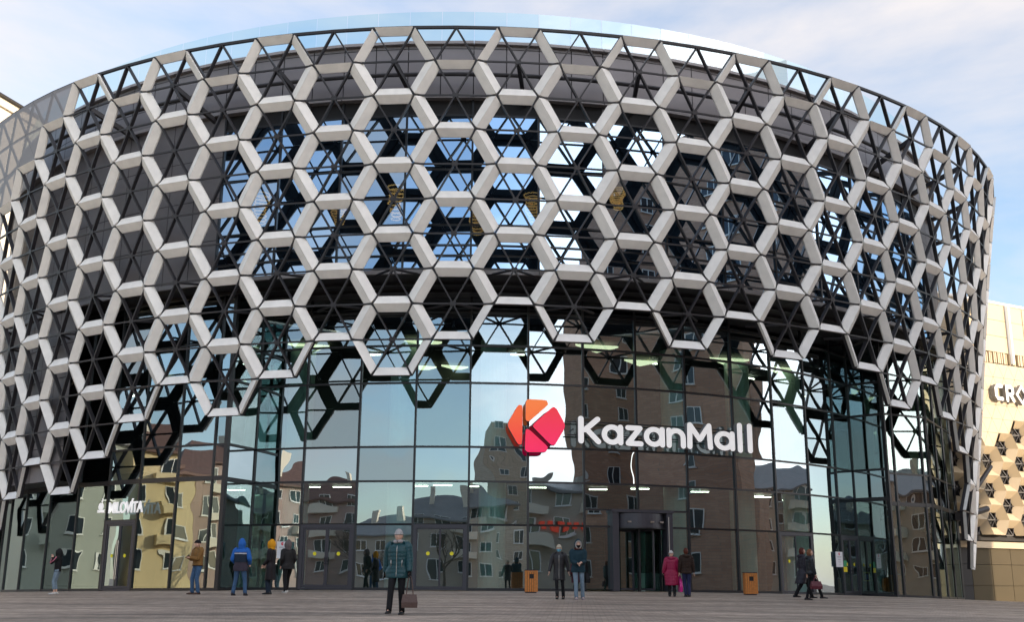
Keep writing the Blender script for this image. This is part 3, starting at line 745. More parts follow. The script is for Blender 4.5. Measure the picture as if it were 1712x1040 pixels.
o = textmesh('КАФЕ', .17, M['letter'], .02, 'small_letter_row', 1, 1); facing(o, onR(169, 858, 26.6), n); attach(o, ms)
e = MB(); cpos = onR(170, 847, 26.6); tt_ = Vector((0, 0, 1)).cross(n).normalized()
def e3(u_, v_, d_=0): return cpos + tt_ * u_ + Vector((0, 0, v_)) + n * d_
e.poly([e3(.17 * cos(a) * (1 - .12 * sin(a)), .16 * sin(a) - (.05 if abs(cos(a)) < .25 and sin(a) > 0 else 0), .03) for a in [k * pi / 10 for k in range(20)]], M['letter'])
e.poly([e3(.0, .17, .03), e3(.06, .14, .03), e3(.13, .25, .03), e3(.04, .32, .03)], M['letter']); e.build('emblem', ms)

# ------------------------------------------------------------------ gold building at the right
G0 = Vector((28.5, 60.5, 0)); GD = Vector((.8756, .4831, 0)); GN = Vector((.4831, -.8756, 0))
gold = thing('gold_building', (30, 61, -1), 'gold clad building with hexagon openings at the right edge beyond the mall', 'building')
def gp(t, z, d=0): q = G0 + GD * t + GN * d; return (q.x, q.y, z)
def gbx(mb, t0, t1, z0, z1, d0, d1, m): mb.hexa([gp(t0, z0, d1), gp(t1, z0, d1), gp(t1, z0, d0), gp(t0, z0, d0), gp(t0, z1, d1), gp(t1, z1, d1), gp(t1, z1, d0), gp(t0, z1, d0)], m)
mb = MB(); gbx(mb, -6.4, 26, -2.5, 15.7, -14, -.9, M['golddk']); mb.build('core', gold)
mb = MB()
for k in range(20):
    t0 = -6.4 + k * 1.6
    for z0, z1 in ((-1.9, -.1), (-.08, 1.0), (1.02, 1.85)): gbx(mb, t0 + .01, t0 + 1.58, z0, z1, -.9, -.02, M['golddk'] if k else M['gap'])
gbx(mb, -6.2, 26, 1.87, 2.2, -.9, .12, M['gold'])
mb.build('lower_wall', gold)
mb = MB()
for k in range(8):
    t0 = -6.4 + k * 4.0
    for q in range(3): gbx(mb, t0 + .02, t0 + 3.96, 12.85 + q * .95, 12.85 + q * .95 + .93, -.9, 0, M['gold'])
for t0 in (-6.0, .1, 5.6): gbx(mb, t0, t0 + .12, 12.25, 15.7, 0, .22, M['letter'])
gbx(mb, -6.4, 26, 15.7, 15.82, -1, .1, M['letter']); mb.build('upper_wall', gold)
mb = MB(); t0 = -6.4
while t0 < 24: gbx(mb, t0, t0 + .10, 12.2, 12.83, -.9, random.uniform(-.12, .05), M['gold']); t0 += .16
mb.build('ribbed_band', gold)
# triangle panels and hexagons
tri, hx_, HS = MB(), MB(), {}; ss = .92; hh = ss * .866
NZ = 13
def gnode(i, j): return (-6.6 + i * ss, 12.15 - j * hh)
def isopen(i, j): return None
centers = set()
for j in range(0, NZ):
    for c in range(0, 27):
        if (j - c) % 2 == 0 and (j >= 6 or (j >= 5 and c % 4 == 1)): centers.add((c, j))
for (c, j) in [(c, j) for c in range(-1, 26) for j in range(-1, NZ + 2) if (j - c) % 2 == 0]:
    ctr = (1.5 * c, j); hv = hexv(c, j)
    for k in range(6):
        a, b_ = hv[k], hv[(k + 1) % 6]
        T = [ctr, a, b_]
        pts = [gnode(*q) for q in T]
        if min(p[1] for p in pts) < 2.25 or max(p[1] for p in pts) > 12.2: continue
        if max(p[0] for p in pts) > 20: continue
        if (c, j) in centers:
            cx_, cz_ = gnode(*ctr)
            A2 = tuple(pts[1][q] + (pts[0][q] - pts[1][q]) * .50 for q in (0, 1)); B2 = tuple(pts[2][q] + (pts[0][q] - pts[2][q]) * .50 for q in (0, 1))
            hx_.poly([gp(*pts[1], .12), gp(*pts[2], .12), gp(*B2, -.28), gp(*A2, -.28)], M['gold'])
            hx_.poly([gp(*pts[1], .12), gp(*A2, -.28), gp(*A2, -.5), gp(*pts[1], -.5)], M['gold'])
            HS.setdefault((c, j), MB()).bar(gp(*pts[0], -.1), gp(*A2, -.2), GN, .05, .1, M['frame'])
        else:
            ce = tuple(sum(p[q] for p in pts) / 3 for q in (0, 1))
            tri.poly([gp(ce[0] + (p[0] - ce[0]) * .975, ce[1] + (p[1] - ce[1]) * .975, .0) for p in pts], M['gold'])
gbx(tri, -6.4, 21, 2.3, 12.2, -.9, -.45, M['gap'])
tri.build('triangle_panels', gold); hx_.build('hexagon_panels', gold); [q.build('hexagon_struts', gold) for q in HS.values()]
cs = thing('shop_sign', (29.5, 61.6, 10), 'bold white block letters reading CROPP cut by the right edge on the gold wall', 'sign')
def gto(u, v, d, t0, s=1.0): q = gp(t0 + u * s, 9.93 + v * 1.0, d + .10); return Vector(q)
for k, (ch, sts) in enumerate([('C', [[(.62, .86), (.24, .86), (.12, .72), (.12, .28), (.24, .14), (.62, .14)]]), ('R', [[(.12, .1), (.12, .9)], [(.12, .88), (.5, .88), (.62, .76), (.62, .56), (.5, .44), (.12, .44)], [(.42, .42), (.64, .1)]]),
                          ('O', [[(.42, .98), (.84, .5), (.42, .02), (0, .5), (.42, .98)]]), ('P', [[(.12, .1), (.12, .9)], [(.12, .88), (.5, .88), (.62, .76), (.62, .56), (.5, .44), (.12, .44)]]), ('P', [[(.12, .1), (.12, .9)], [(.12, .88), (.5, .88), (.62, .76), (.62, .56), (.5, .44), (.12, .44)]])]):
    mb = MB(); t0 = [-1.95, -1.02, -.05, 1.1, 2.0][k]
    for q, st in enumerate(sts): stroke(mb, st, .21, lambda a, b_, d, t0=t0: gto(a, b_, d, t0), q, .22)
    mb.build('letter', cs)

# cream block behind, top left
cb = thing('cream_building', (-46, 92, 0), 'cream rooftop block rising behind the far left of the mall', 'building')
ra, rc = ray(0, 161), ray(42, 186); Aq = ra * 88; Bq = rc * (Aq.z / rc.z); dv = (Bq - Aq); dv.z = 0
Cq = Aq - dv * 3; Dq = Bq + dv * 5; nb = Vector((-dv.y, dv.x, 0)).normalized() * -14
nb = nb if nb.dot(Vector((0, 1, 0))) > 0 else -nb
mb = MB(); zt_ = Aq.z
mb.hexa([(*Cq.xy, -2), (*Dq.xy, -2), (*(Dq + nb).xy, -2), (*(Cq + nb).xy, -2), (*Cq.xy, zt_), (*Dq.xy, zt_), (*(Dq + nb).xy, zt_), (*(Cq + nb).xy, zt_)], M['cream']); mb.build('wall', cb)
mb = MB(); nf = -nb.normalized() * .15
mb.bar((*(Cq + nf).xy, zt_ + .02), (*(Dq + nf).xy, zt_ + .02), (0, 0, 1), .5, .12, M['frame'], .12); mb.bar((*(Cq + nf).xy, zt_ - .7), (*(Dq + nf).xy, zt_ - .7), nf, .25, .2, M['cream'], .12); mb.build('roof_edge', cb)

# ------------------------------------------------------------------ buildings around the square (seen mirrored in the glass)
ME = {}
def winmesh(key, w_, h_, frame_m, glass_m):
    mb = MB(); mb.poly([(-w_ / 2, -.03, 0), (w_ / 2, -.03, 0), (w_ / 2, -.03, h_), (-w_ / 2, -.03, h_)], glass_m)
    t = .09
    for a, b_ in (((-w_ / 2, -.08, 0), (w_ / 2, .0, t)), ((-w_ / 2, -.08, h_ - t), (w_ / 2, 0, h_)), ((-w_ / 2, -.08, t), (-w_ / 2 + t, 0, h_ - t)), ((w_ / 2 - t, -.08, t), (w_ / 2, 0, h_ - t)), ((-t / 2, -.08, t), (t / 2, 0, h_ - t))): mb.box(a, b_, frame_m)
    mb.box((-w_ / 2 - .1, -.2, -.08), (w_ / 2 + .1, 0, 0), frame_m)
    me = bpy.data.meshes.new(key)
    me.from_pydata(mb.v, [], mb.f)
    for m in mb.mats: me.materials.append(m)
    me.polygons.foreach_set('material_index', mb.m); return me
wg = mat('window_dark', (.03, .04, .05), .08, spec=.8); wf = mat('window_frame_white', (.75, .75, .73), .5)
wme = winmesh('window', 1.7, 1.6, wf, wg)
def block(name, A, B, depth, h, m, label, floors, roofm=None, ridge=0, step=3.4, balc=None, fh=3.1, balc_m=None):
    A = Vector((*A, 0)); B = Vector((*B, 0)); t = (B - A); Ln = t.length; t.normalize(); n = Vector((t.y, -t.x, 0)) # n = front, towards the square
    root = thing(name, ((A + B) / 2 - n * depth / 2)[:2] + (-1,), label, 'building')
    C_, D_ = B - n * depth, A - n * depth; z0 = -2.5
    mb = MB(); mb.hexa([(*A.xy, z0), (*B.xy, z0), (*C_.xy, z0), (*D_.xy, z0), (*A.xy, h), (*B.xy, h), (*C_.xy, h), (*D_.xy, h)], m); mb.build('wall', root)
    if roofm:
        mb = MB(); e = n * .7; s_ = t * .7
        a, b_, c, d = A + e - s_, B + e + s_, C_ - e + s_, D_ - e - s_; r0 = (a + d) / 2 + t * (ridge + 1); r1 = (b_ + c) / 2 - t * (ridge + 1)
        mb.faces([(*a.xy, h), (*b_.xy, h), (*c.xy, h), (*d.xy, h), (*r0.xy, h + ridge), (*r1.xy, h + ridge), (*a.xy, h - .25), (*b_.xy, h - .25), (*c.xy, h - .25), (*d.xy, h - .25)],
                 [(0, 1, 5, 4), (1, 2, 5), (2, 3, 4, 5), (3, 0, 4), (0, 6, 7, 1), (1, 7, 8, 2), (2, 8, 9, 3), (3, 9, 6, 0), (9, 8, 7, 6)], roofm); rr = mb.build('roof', root)
        for k in range(3):
            cpt = r0.lerp(r1, (k + .5) / 3) + n * 2; mb = MB(); mb.box((cpt.x - .5, cpt.y - .4, h), (cpt.x + .5, cpt.y + .4, h + ridge + 1.1), M['cream']); mb.build('chimney', rr)
    ang = atan2(t.y, t.x)
    ncol = int(Ln / step)
    cnt = 0
    for f_ in range(floors):
        for c in range(ncol):
            q = A + t * ((c + .5) * Ln / ncol) + n * .03
            if cnt < 98:
                o = bpy.data.objects.new('window', wme); COL.objects.link(o); o.location = (q.x, q.y, .9 + f_ * fh); o.rotation_euler = (0, 0, ang)
                attachb(o, root); cnt += 1
            if balc and c % balc == 1 and f_ > 0:
                mb = MB(); zz = -.15 + f_ * fh; qa = q - t * 1.6; qb = q + t * 1.6
                mb.hexa([(*qa.xy, zz), (*qb.xy, zz), (*(qb + n * 1.2).xy, zz), (*(qa + n * 1.2).xy, zz), (*qa.xy, zz + 1.05), (*qb.xy, zz + 1.05), (*(qb + n * 1.2).xy, zz + 1.05), (*(qa + n * 1.2).xy, zz + 1.05)][::1], balc_m or M['cream'])
                mb.build('balcony', root)
    return root
def attachb(o, root):
    o.parent = root; o.matrix_parent_inverse = wm(root).inverted()
brick = bricks('brown_brick', (.44, .25, .17), (.54, .33, .23), (.34, .25, .20), 1, .8, .25)
grey = bricks('grey_brick', (.42, .36, .28), (.48, .42, .34), (.3, .27, .22), 1, .9, .35)
pink = mat('pink_plaster', (.42, .31, .27), .8, noise=.15, nscale=.4)
tan = mat('tan_plaster', (.46, .40, .33), .8, noise=.15, nscale=.4)
yel = mat('yellow_plaster', (.70, .56, .33), .8, noise=.1, nscale=.4)
grn = mat('green_grey_plaster', (.36, .38, .34), .8, noise=.1, nscale=.4)
roofb = mat('brown_roof_tiles', (.16, .085, .065), .7, noise=.35, nscale=2.5)
roofg = mat('grey_roof_sheet', (.22, .22, .22), .5, noise=.2, nscale=1)
# A -> B so that the left of the direction is the front
block('brick_tower', (50, 13.9), (50, -14), 18, 42, brick, 'tall brown brick apartment tower mirrored at the right half of the entrance glass', 13, step=7.5, balc=None)
block('brick_slab', (49.6, 37), (49.6, 14), 4.2, 42, brick, 'slim brown brick tower mirrored at the right end of the sign', 13, step=5.5)
block('brick_wing', (49.9, -14), (34, -14), 20, 42, brick, 'brown brick wing with paired windows mirrored above the revolving door', 13, step=4.2)
block('brick_annex', (33.8, -14), (16, -14), 18, 8.5, tan, 'low tan annex with brown band mirrored beside the brick tower', 3, roofg, 1.6, balc=2, step=3.0)
block('grey_tower', (34, -96), (16.3, -96), 14, 27, grey, 'distant grey brick tower mirrored behind the orange logo', 9, step=3.2)
block('sheet_roof_house', (13, -56), (-5, -56), 12, 8.8, tan, 'low grey house with sheet roof mirrored right of the walking woman', 3, roofg, 3.2, balc=3, step=3)
block('low_house', (-6, -58), (-26, -58), 12, 8.2, tan, 'grey house with chimneys mirrored above the sliding door', 3, roofg, 3.4, step=3, balc=3)
block('chimney_house', (-34, -62), (-52, -62), 12, 6.6, tan, 'small house with chimneys mirrored above the walking woman', 2, roofg, 3.0, step=3)
block('tiled_apartments', (-56, -58), (-116, -34), 14, 11.0, pink, 'pink plaster apartments with brown tiled roof mirrored above the left double door', 4, roofb, 4.6, balc=3, step=3.6)
block('pink_apartments', (-82, -34), (-84, 8), 12, 12.5, pink, 'pink apartment block mirrored in the corner bay glass', 4, roofb, 3.2, balc=3)
block('yellow_apartments', (-80, 10), (-80, 36), 12, 12.5, yel, 'sunlit yellow apartment block mirrored beside the left glass door', 4, roofb, 3.6, balc=2, balc_m=yel)
block('green_apartments', (-78, 38), (-74, 84), 12, 12.5, grn, 'grey green apartment block mirrored in the far left shop glass', 4, roofg, 2.6, balc=3, balc_m=grn)
block('grey_apartments', (104, 66), (108, 12), 12, 12, tan, 'grey apartment block mirrored in the glass above the far right doors', 4, roofg, 3.0, balc=2, step=3.2)

redp = mat('red_sign_panel', (.75, .06, .03), .5, emit=(1, .10, .05), estr=.15)
def strip(A, B, z0, z1, n_, m, label):     # row of plain coloured shop front panels
    A = Vector((*A, 0)); B = Vector((*B, 0)); t = (B - A).normalized(); n = Vector((t.y, -t.x, 0)); root = thing('shop_front_sign', (*((A + B) / 2).xy, z0), label, 'sign')
    for k in range(n_):
        a, b = A.lerp(B, (k + .1) / n_), A.lerp(B, (k + .62) / n_); mb = MB()
        mb.hexa([(*(a + n * .3).xy, z0), (*(b + n * .3).xy, z0), (*b.xy, z0), (*a.xy, z0), (*(a + n * .3).xy, z1), (*(b + n * .3).xy, z1), (*b.xy, z1), (*a.xy, z1)], m); attachb(mb.build('panel'), root)
strip((29, -13.9), (22, -13.9), 4.3, 5.1, 7, redp, 'row of plain red shop panels mirrored left of the revolving door')
bark = mat('grey_bark', (.12, .09, .07), .9, noise=.3)
def bare_tree(x, y, h, label):
    root = thing('bare_tree', (x, y, gz(x, y)), label, 'tree', 'bare trees round the square'); rnd = random.Random(int(x * 7 + y)); tk = MB(); br_ = MB()
    def grow(mb, p, d, L_, r, dep):
        q = p + d * L_ * .5 + Vector((rnd.uniform(-1, 1), rnd.uniform(-1, 1), 0)) * L_ * .05; e = p + d * L_
        mb.tube([p, q, e], [r, r * .85, r * .65], bark, 5 if dep < 3 else 3, False)
        if dep >= 5: return
        for k in range(3 if dep else 4):
            ax = Vector((rnd.uniform(-1, 1), rnd.uniform(-1, 1), rnd.uniform(-.2, .5))).normalized(); nd = (d + ax * rnd.uniform(.45, .8)).normalized(); nd.z = max(nd.z, .05)
            grow(br_, p.lerp(e, rnd.uniform(.55, 1)), nd.normalized(), L_ * rnd.uniform(.55, .78), r * .6, dep + 1)
    grow(tk, Vector((0, 0, 0)), Vector((0, 0, 1)), h * .33, h * .018, 0)
    o = tk.build('trunk', root); o.parent = root; o.matrix_parent_inverse = Matrix.Identity(4); o = br_.build('crown', root); o.matrix_parent_inverse = Matrix.Identity(4)
for (x, y, h, lb) in ((-70, 22, 11, 'bare tree mirrored in front of the yellow apartment block'), (-68, 3, 12, 'bare tree mirrored behind the man in the tan jacket'), (-55, -34, 12, 'bare tree mirrored left of the double door'), (-36, -44, 9, 'small bare tree mirrored above the walking woman'),
                      (-12, -44, 10, 'bare tree mirrored in the sliding door'), (38, 10, 9, 'bare tree mirrored beside the revolving door'), (42, 24, 10, 'bare tree mirrored above the right litter bin'), (92, 34, 12, 'bare tree mirrored in the far right glass')):
    bare_tree(x, y, h, lb)
# ------------------------------------------------------------------ people
MC = {}
def cm(name, col, rough=.7, **k):
    k.setdefault('spec', .25 if rough > .5 else .4)
    if name not in MC: MC[name] = mat(name, tuple(c * .72 for c in col), rough, bump=.5, bscale=26, **k)
    return MC[name]
def ik(a, b, l1, l2, pole):
    a = Vector(a); b = Vector(b); d = b - a; L_ = min(d.length, (l1 + l2) * .995); dn = d.normalized(); b = a + dn * L_
    x = (l1 * l1 - l2 * l2 + L_ * L_) / (2 * L_); h = sqrt(max(l1 * l1 - x * x, 0)); p = Vector(pole); p = (p - dn * p.dot(dn)).normalized()
    return a + dn * x + p * h, b
def skinmesh(verts, edges, radii, sub=1):
    me = bpy.data.meshes.new('body'); me.from_pydata(verts, edges, []); o = bpy.data.objects.new('body', me); COL.objects.link(o)
    sk = o.modifiers.new('s', 'SKIN'); sk.use_smooth_shade = True; sk.branch_smoothing = .6
    for i, r in enumerate(radii): me.skin_vertices[0].data[i].radius = r if isinstance(r, tuple) else (r, r)
    me.skin_vertices[0].data[0].use_root = True
    ss_ = o.modifiers.new('u', 'SUBSURF'); ss_.levels = sub; ss_.render_levels = sub
    dg = bpy.context.evaluated_depsgraph_get(); m2 = bpy.data.meshes.new_from_object(o.evaluated_get(dg)); bpy.data.objects.remove(o); return m2
def person(px, py, ptop, head, label, group=None, **k):
    """feet pixel, top-of-head pixel, heading in degrees (0 = towards the camera, 90 = to the right)"""
    pos = ground(px, py); rt = ray(px, ptop); top = rt * (math.hypot(pos.x, pos.y) / math.hypot(rt.x, rt.y)); H = (top.z - pos.z)
    s = H / k.get('hh', 1.74)
    root = thing('person', pos, label, 'person', group, radians(head)); root.scale = (s, s, s); root['_local'] = 1
    def bd(mb, name, par=None, smooth=True):
        o = mb.build(name, None, smooth); o.parent = par or root; return o
    lf, rf_ = k.get('lf', (.10, 0, 0)), k.get('rf', (-.10, 0, 0))         # foot x, forward, lift
    lean = k.get('lean', 0)
    hip = .90; J = {}
    sw = k.get('sw', .19)
    def fw(x, f, z): return Vector((x, -f, z))
    for sd, ft in ((1, lf), (-1, rf_)):
        hp = fw(.09 * sd, 0, hip); kn, an = ik(hp, fw(ft[0], ft[1], .085 + ft[2]), .42, .41, (0, -1, .05)); J['hip', sd], J['knee', sd], J['ank', sd] = hp, kn, an
    chest = fw(0, lean * .6, 1.28); neck = fw(0, lean, 1.47); hc = fw(0, lean + .015 + k.get('hf', 0), 1.615)
    for sd, hd in ((1, k.get('lh', (.27, .03, .80))), (-1, k.get('rh', (-.27, .03, .80)))):
        shp = fw(sw * sd, lean * .85, 1.405); el, wr = ik(shp, fw(*hd), .29, .26, (sd * .5, .9, -.25)); J['sh', sd], J['el', sd], J['wr', sd] = shp, el, wr
    V = [fw(0, 0, .95), fw(0, lean * .3, 1.12), chest, neck, fw(0, lean + .01, 1.53)]; E_ = [(0, 1), (1, 2), (2, 3), (3, 4)]; R_ = [(.135, .10), (.12, .09), (.14, .095), .055, .05]
    def add(p, par, r): V.append(Vector(p)); R_.append(r); E_.append((par, len(V) - 1)); return len(V) - 1
    for sd in (1, -1):
        a = add(J['hip', sd], 0, .085); b = add(J['knee', sd], a, .052); c = add(J['ank', sd], b, .036); ftd = fw(0, 1, 0)
        d = add(J['ank', sd] + fw(.01 * sd, .12, -.055), c, .018)
        a = add(J['sh', sd], 2, .058); b = add(J['el', sd], a, .042); c = add(J['wr', sd], b, .027)
        hdv = (J['wr', sd] - J['el', sd]).normalized(); hdv = (hdv + Vector((0, 0, -.25))).normalized(); hdv = Vector(k.get('hd%d' % sd, hdv)).normalized()
        latr = Vector((0, -1, 0)); latr = (latr - hdv * latr.dot(hdv)).normalized() if abs(hdv.y) < .8 else Vector((0, 0, 1)).cross(hdv).normalized()
        inn = hdv.cross(latr) * -sd
        pm = add(J['wr', sd] + hdv * .045, c, (.032, .018))
        for q, (off, ln) in enumerate(((.028, .068), (.010, .078), (-.009, .072), (-.027, .056))):
            base = J['wr', sd] + hdv * .075 + latr * off
            f1 = add(base, pm, .0095); f2 = add(base + hdv * ln * .5 + inn * .008, f1, .0085); add(base + hdv * ln * .85 + inn * .032, f2, .007)
        t1 = add(J['wr', sd] + hdv * .035 + latr * .036, pm, .011); add(J['wr', sd] + hdv * .075 + latr * .055 + inn * .012, t1, .009)
    me = skinmesh(V, E_, R_)
    bm_ = bmesh.new(); bm_.from_mesh(me); 
    hm = MB()
    def hfn(d, p):
        q = p.copy(); f_ = -d.y
        if d.z < 0: q.x *= 1 - .28 * (-d.z) ** 1.2; q.y *= 1 - .10 * (-d.z)
        if f_ > .6:
            q.y -= .020 * math.exp(-((d.x / .10) ** 2) - (((d.z + .12) / .18) ** 2))          # nose
            q.y += .010 * math.exp(-(((abs(d.x) - .33) / .12) ** 2) - (((d.z - .12) / .10) ** 2))  # eye sockets
            q.y -= .006 * math.exp(-((d.x / .2) ** 2) - (((d.z + .50) / .06) ** 2))
        return q
    hm.ball(hc, (.078, .098, .122), M['skin'], 24, 20, hfn)
    for sd in (1, -1):
        hm.ball(hc + Vector((.079 * sd, .01, -.005)), (.012, .02, .032), M['skin'], 8, 6)
        hm.ball(hc + Vector((.029 * sd, -.082, .014)), (.011, .007, .006), M['eye'], 8, 6)
    hm.ball(hc + Vector((0, -.082, -.058)), (.022, .008, .006), M['lip'], 8, 6)
    hme = bpy.data.meshes.new('h'); hme.from_pydata(hm.v, [], hm.f); hme.polygons.foreach_set('material_index', hm.m); hme.polygons.foreach_set('use_smooth', [True] * len(hm.f))
    bm_.from_mesh(hme); bm_.to_mesh(me); bm_.free()
    me.materials.clear(); [me.materials.append(x) for x in (M['skin'], M['eye'], M['lip'])]
    o = bpy.data.objects.new('body', me); COL.objects.link(o); o.parent = root
    # trousers
    tr = MB(); tm = k['trm']; tw = k.get('tw', 1.0)
    for sd in (1, -1):
        h, kn, an = J['hip', sd], J['knee', sd], J['ank', sd]
        tl_ = k.get('tl', 1.0)
        e_ = kn.lerp(an, tl_)
        tr.tube([h + Vector((0, 0, .06)), h, h.lerp(kn, .5), kn, kn.lerp(e_, .5), e_ + Vector((0, -.01 if tl_ == 1 else 0, -.035 if tl_ == 1 else 0))], [.10, .105 * tw, .086 * tw, .068 * tw, .064 * tw, .060 * tw], tm, 14, True, 3)
    tr.loft([(0, 0, .80, .10, .09), (0, 0, .86, .165, .115), (0, 0, .98, .165, .115), (0, -lean * .2, 1.04, .15, .105)], tm, 18)
    bd(tr, 'trousers')
    # shoes
    for sd in (1, -1):
        an = J['ank', sd]; sm_ = k['shm']; mb = MB(); pit = k.get('sp%d' % sd, 0)
        rows = []
        for (f_, zz, hw, hh_) in ((-.075, 0, .03, .05), (-.05, 0, .038, .085), (.0, 0, .042, .10), (.06, 0, .046, .07), (.13, 0, .050, .05), (.18, 0, .042, .04), (.205, 0, .022, .03)):
            zf = f_ * pit
            for (u_, v_) in ((-1, 0), (1, 0), (1, .55), (.55, 1), (-.55, 1), (-1, .55)):
                rows.append((an.x + hw * u_, an.y - f_, an.z - .085 + hh_ * v_ + .002 + zf))
        n6 = 7; fs = [(i * 6 + j, i * 6 + (j + 1) % 6, (i + 1) * 6 + (j + 1) % 6, (i + 1) * 6 + j) for i in range(n6 - 1) for j in range(6)] + [tuple(range(6))[::-1], tuple(range((n6 - 1) * 6, n6 * 6))]
        mb.faces(rows, fs, sm_)
        if k.get('boot'): mb.tube([an + Vector((0, .01, -.03)), an + Vector((0, .01, .1)), an.lerp(J['knee', sd], k['boot'])], [.052, .055, .066], sm_, 12)
        bd(mb, 'boot' if k.get('boot') else 'shoe')
    # coat
    co = MB(); cmx = k['com']; hem = k.get('hem', .72); hr = k.get('hr', .20); cw = k.get('cw', 1.0); qn = k.get('quilt', 0)
    prof = [(hem, hr, hr * .72), (max(hem + .02, .86), max(.185, hr * .93) * cw, .135 * cw), (1.02, .178 * cw, .128 * cw), (1.18, .19 * cw, .135 * cw), (1.32, .205 * cw, .135 * cw), (1.40, .195 * cw, .12 * cw), (1.455, .125, .095), (1.50, .075, .075)]
    rings = []; nn_ = 46
    for a in range(nn_ + 1):
        z = hem + (1.50 - hem) * a / nn_
        for (z0, x0, y0), (z1, x1, y1) in zip(prof[:-1], prof[1:]):
            if z0 <= z <= z1 + 1e-6:
                t = (z - z0) / (z1 - z0 + 1e-9); t = t * t * (3 - 2 * t); rx, ry = x0 + (x1 - x0) * t, y0 + (y1 - y0) * t; break
        qq = (abs(sin(pi * (z - hem) / qn)) ** .5 * .009 - .0045) if qn and z < 1.42 else 0
        ly = -lean * max(0, (z - .9) / .57) + (k.get('skew', 0) * max(0, (1.0 - z)))
        rings.append((0, ly, z, rx + qq, ry + qq))
    co.loft(rings, cmx, 26)
    if k.get('co2'):    # colour blocked jacket: the lower band and chest stripe
        for (za, zb2, m_) in k['co2']:
            rr_ = [(r[0], r[1], r[2], r[3] + .004, r[4] + .004) for r in rings if za <= r[2] <= zb2]; co.loft(rr_, m_, 26)
    slm = k.get('slm', cmx); slr = k.get('slr', 1.0)
    for sd in (1, -1):
        a, b, c = J['sh', sd], J['el', sd], J['wr', sd]
        a0 = a + Vector((-.06 * sd, 0, .015)); pts, rad = [], []
        for (p_, q_, r0, r1, n_) in ((a0, a, .075, .082, 2), (a, b, .082, .068, 8), (b, c, .068, .050, 8)):
            for i in range(n_): 
                t = i / n_; pts.append(p_.lerp(q_, t)); rad.append((r0 + (r1 - r0) * t) * slr)
        pts.append(c); rad.append(.048 * slr)
        sm2 = [pts[0]] + [(pts[i - 1] + pts[i] * 2 + pts[i + 1]) / 4 for i in range(1, len(pts) - 1)] + [pts[-1]]
        if qn: rad = [r + (.004 if i % 2 else -.002) for i, r in enumerate(rad)]
        co.tube(sm2, rad, slm, 12, True, 2)
    coat = bd(co, k.get('coname', 'coat'))
    if k.get('zip'):
        z_ = MB(); y_ = [(r[2], r[1] - r[4] - .006) for r in rings if hem + .02 < r[2] < 1.44]
        z_.tube([(0.005, y, z) for z, y in y_[::3]], .006, k['zip'], 6); bd(z_, 'zip', coat)
    for (x_, z0_, z1_) in k.get('pock', []):
        z_ = MB(); z_.tube([(x_, -.128 * cw - lean * .3, z0_), (x_ * 1.05, -.13 * cw - lean * .3, z1_)], .007, M['steel'], 6); bd(z_, 'pocket_zip', coat)
    if k.get('stripe'):
        z_ = MB()
        for sd in (1, -1):
            a, b = J['sh', sd], J['el', sd]; z_.tube([a + Vector((.06 * sd, -.03, .05)), a.lerp(b, .5) + Vector((.075 * sd, -.02, 0)), b + Vector((.062 * sd, -.03, 0)), b.lerp(J['wr', sd], .8) + Vector((.048 * sd, -.01, 0))], .016, k['stripe'], 6)
        bd(z_, 'sleeve_stripe', coat)
    # hoods, hats, hair
    hd_ = k.get('hood')
    if hd_ == 'down':
        mb = MB(); mb.tube([Vector((.11 * sin(a), -lean + .01 + (.10 * -cos(a)), 1.475 + .028 * -cos(a) * -1)) for a in [(-130 + 20 * i) * pi / 180 + pi for i in range(14)]], [.030, .035, .04, .05, .058, .064, .066, .066, .064, .058, .05, .04, .035, .030], k.get('hoodm', cmx), 12, True, 2); bd(mb, 'hood', coat)
    if hd_ == 'up':
        mb = MB(); cc_ = hc + Vector((0, .012, -.005))
        def hf(d, p): 
            q = p.copy(); q.z += .03 * max(0, d.z) ** 3; 
            if d.z < -.3: q.x *= 1 + .25 * (-d.z - .3); q.y *= 1.0
            return q
        mb.ball(cc_, (.118, .132, .158), k.get('hoodm', cmx), 28, 20, hf, keep=lambda d: not (-d.y > .62 and abs(d.x) < .62))
        mb.tube([cc_ + Vector((.118 * .70 * cos(a), -.105, .158 * .72 * sin(a))) for a in [i * pi / 8 for i in range(17)]], .017, k.get('trim', k.get('hoodm', cmx)), 8, False)
        mb.loft([(0, -lean, 1.42, .12, .10), (0, -lean, 1.50, .105, .105), (0, -lean - .0, 1.55, .10, .11)], k.get('hoodm', cmx), 18); bd(mb, 'hood')
    if k.get('hat'):
        mb = MB(); mb.ball(hc + Vector((0, .006, .018)), (.091, .112, .125 if not k.get('tall') else .14), k['hat'], 24, 16, None, keep=lambda d: d.z > .12)
        mb.tube([hc + Vector((.090 * cos(a), .006 + .110 * sin(a), .040)) for a in [i * pi / 10 for i in range(21)]], .016, k['hat'], 8, False); bd(mb, 'hat')
    if k.get('hair'):
        mb = MB(); ln = k.get('hl', 0)
        def hf2(d, p):
            q = p.copy()
            if d.z < -.1: q.z -= ln * (-d.z - .1); q.x *= 1 + .1 * ln
            return q
        mb.ball(hc + Vector((0, .012, .008)), (.090, .106, .130), k['hair'], 22, 18, hf2, keep=lambda d: not (-d.y > .35 and d.z < .52) and d.z > -.75); bd(mb, 'hair')
    if k.get('mask'):
        mb = MB(); mb.ball(hc + Vector((0, -.006, -.012)), (.083, .108, .120), k['mask'], 22, 18, hfn, keep=lambda d: -d.y > .35 and -.72 < d.z < -.02); bd(mb, 'face_mask')
    if k.get('scarf'):
        mb = MB(); mb.tube([Vector((.085 * sin(a), -lean - .01 - .085 * cos(a), 1.50 + .008 * sin(3 * a))) for a in [i * pi / 8 for i in range(17)]], .036, k['scarf'], 10, False); bd(mb, 'scarf')
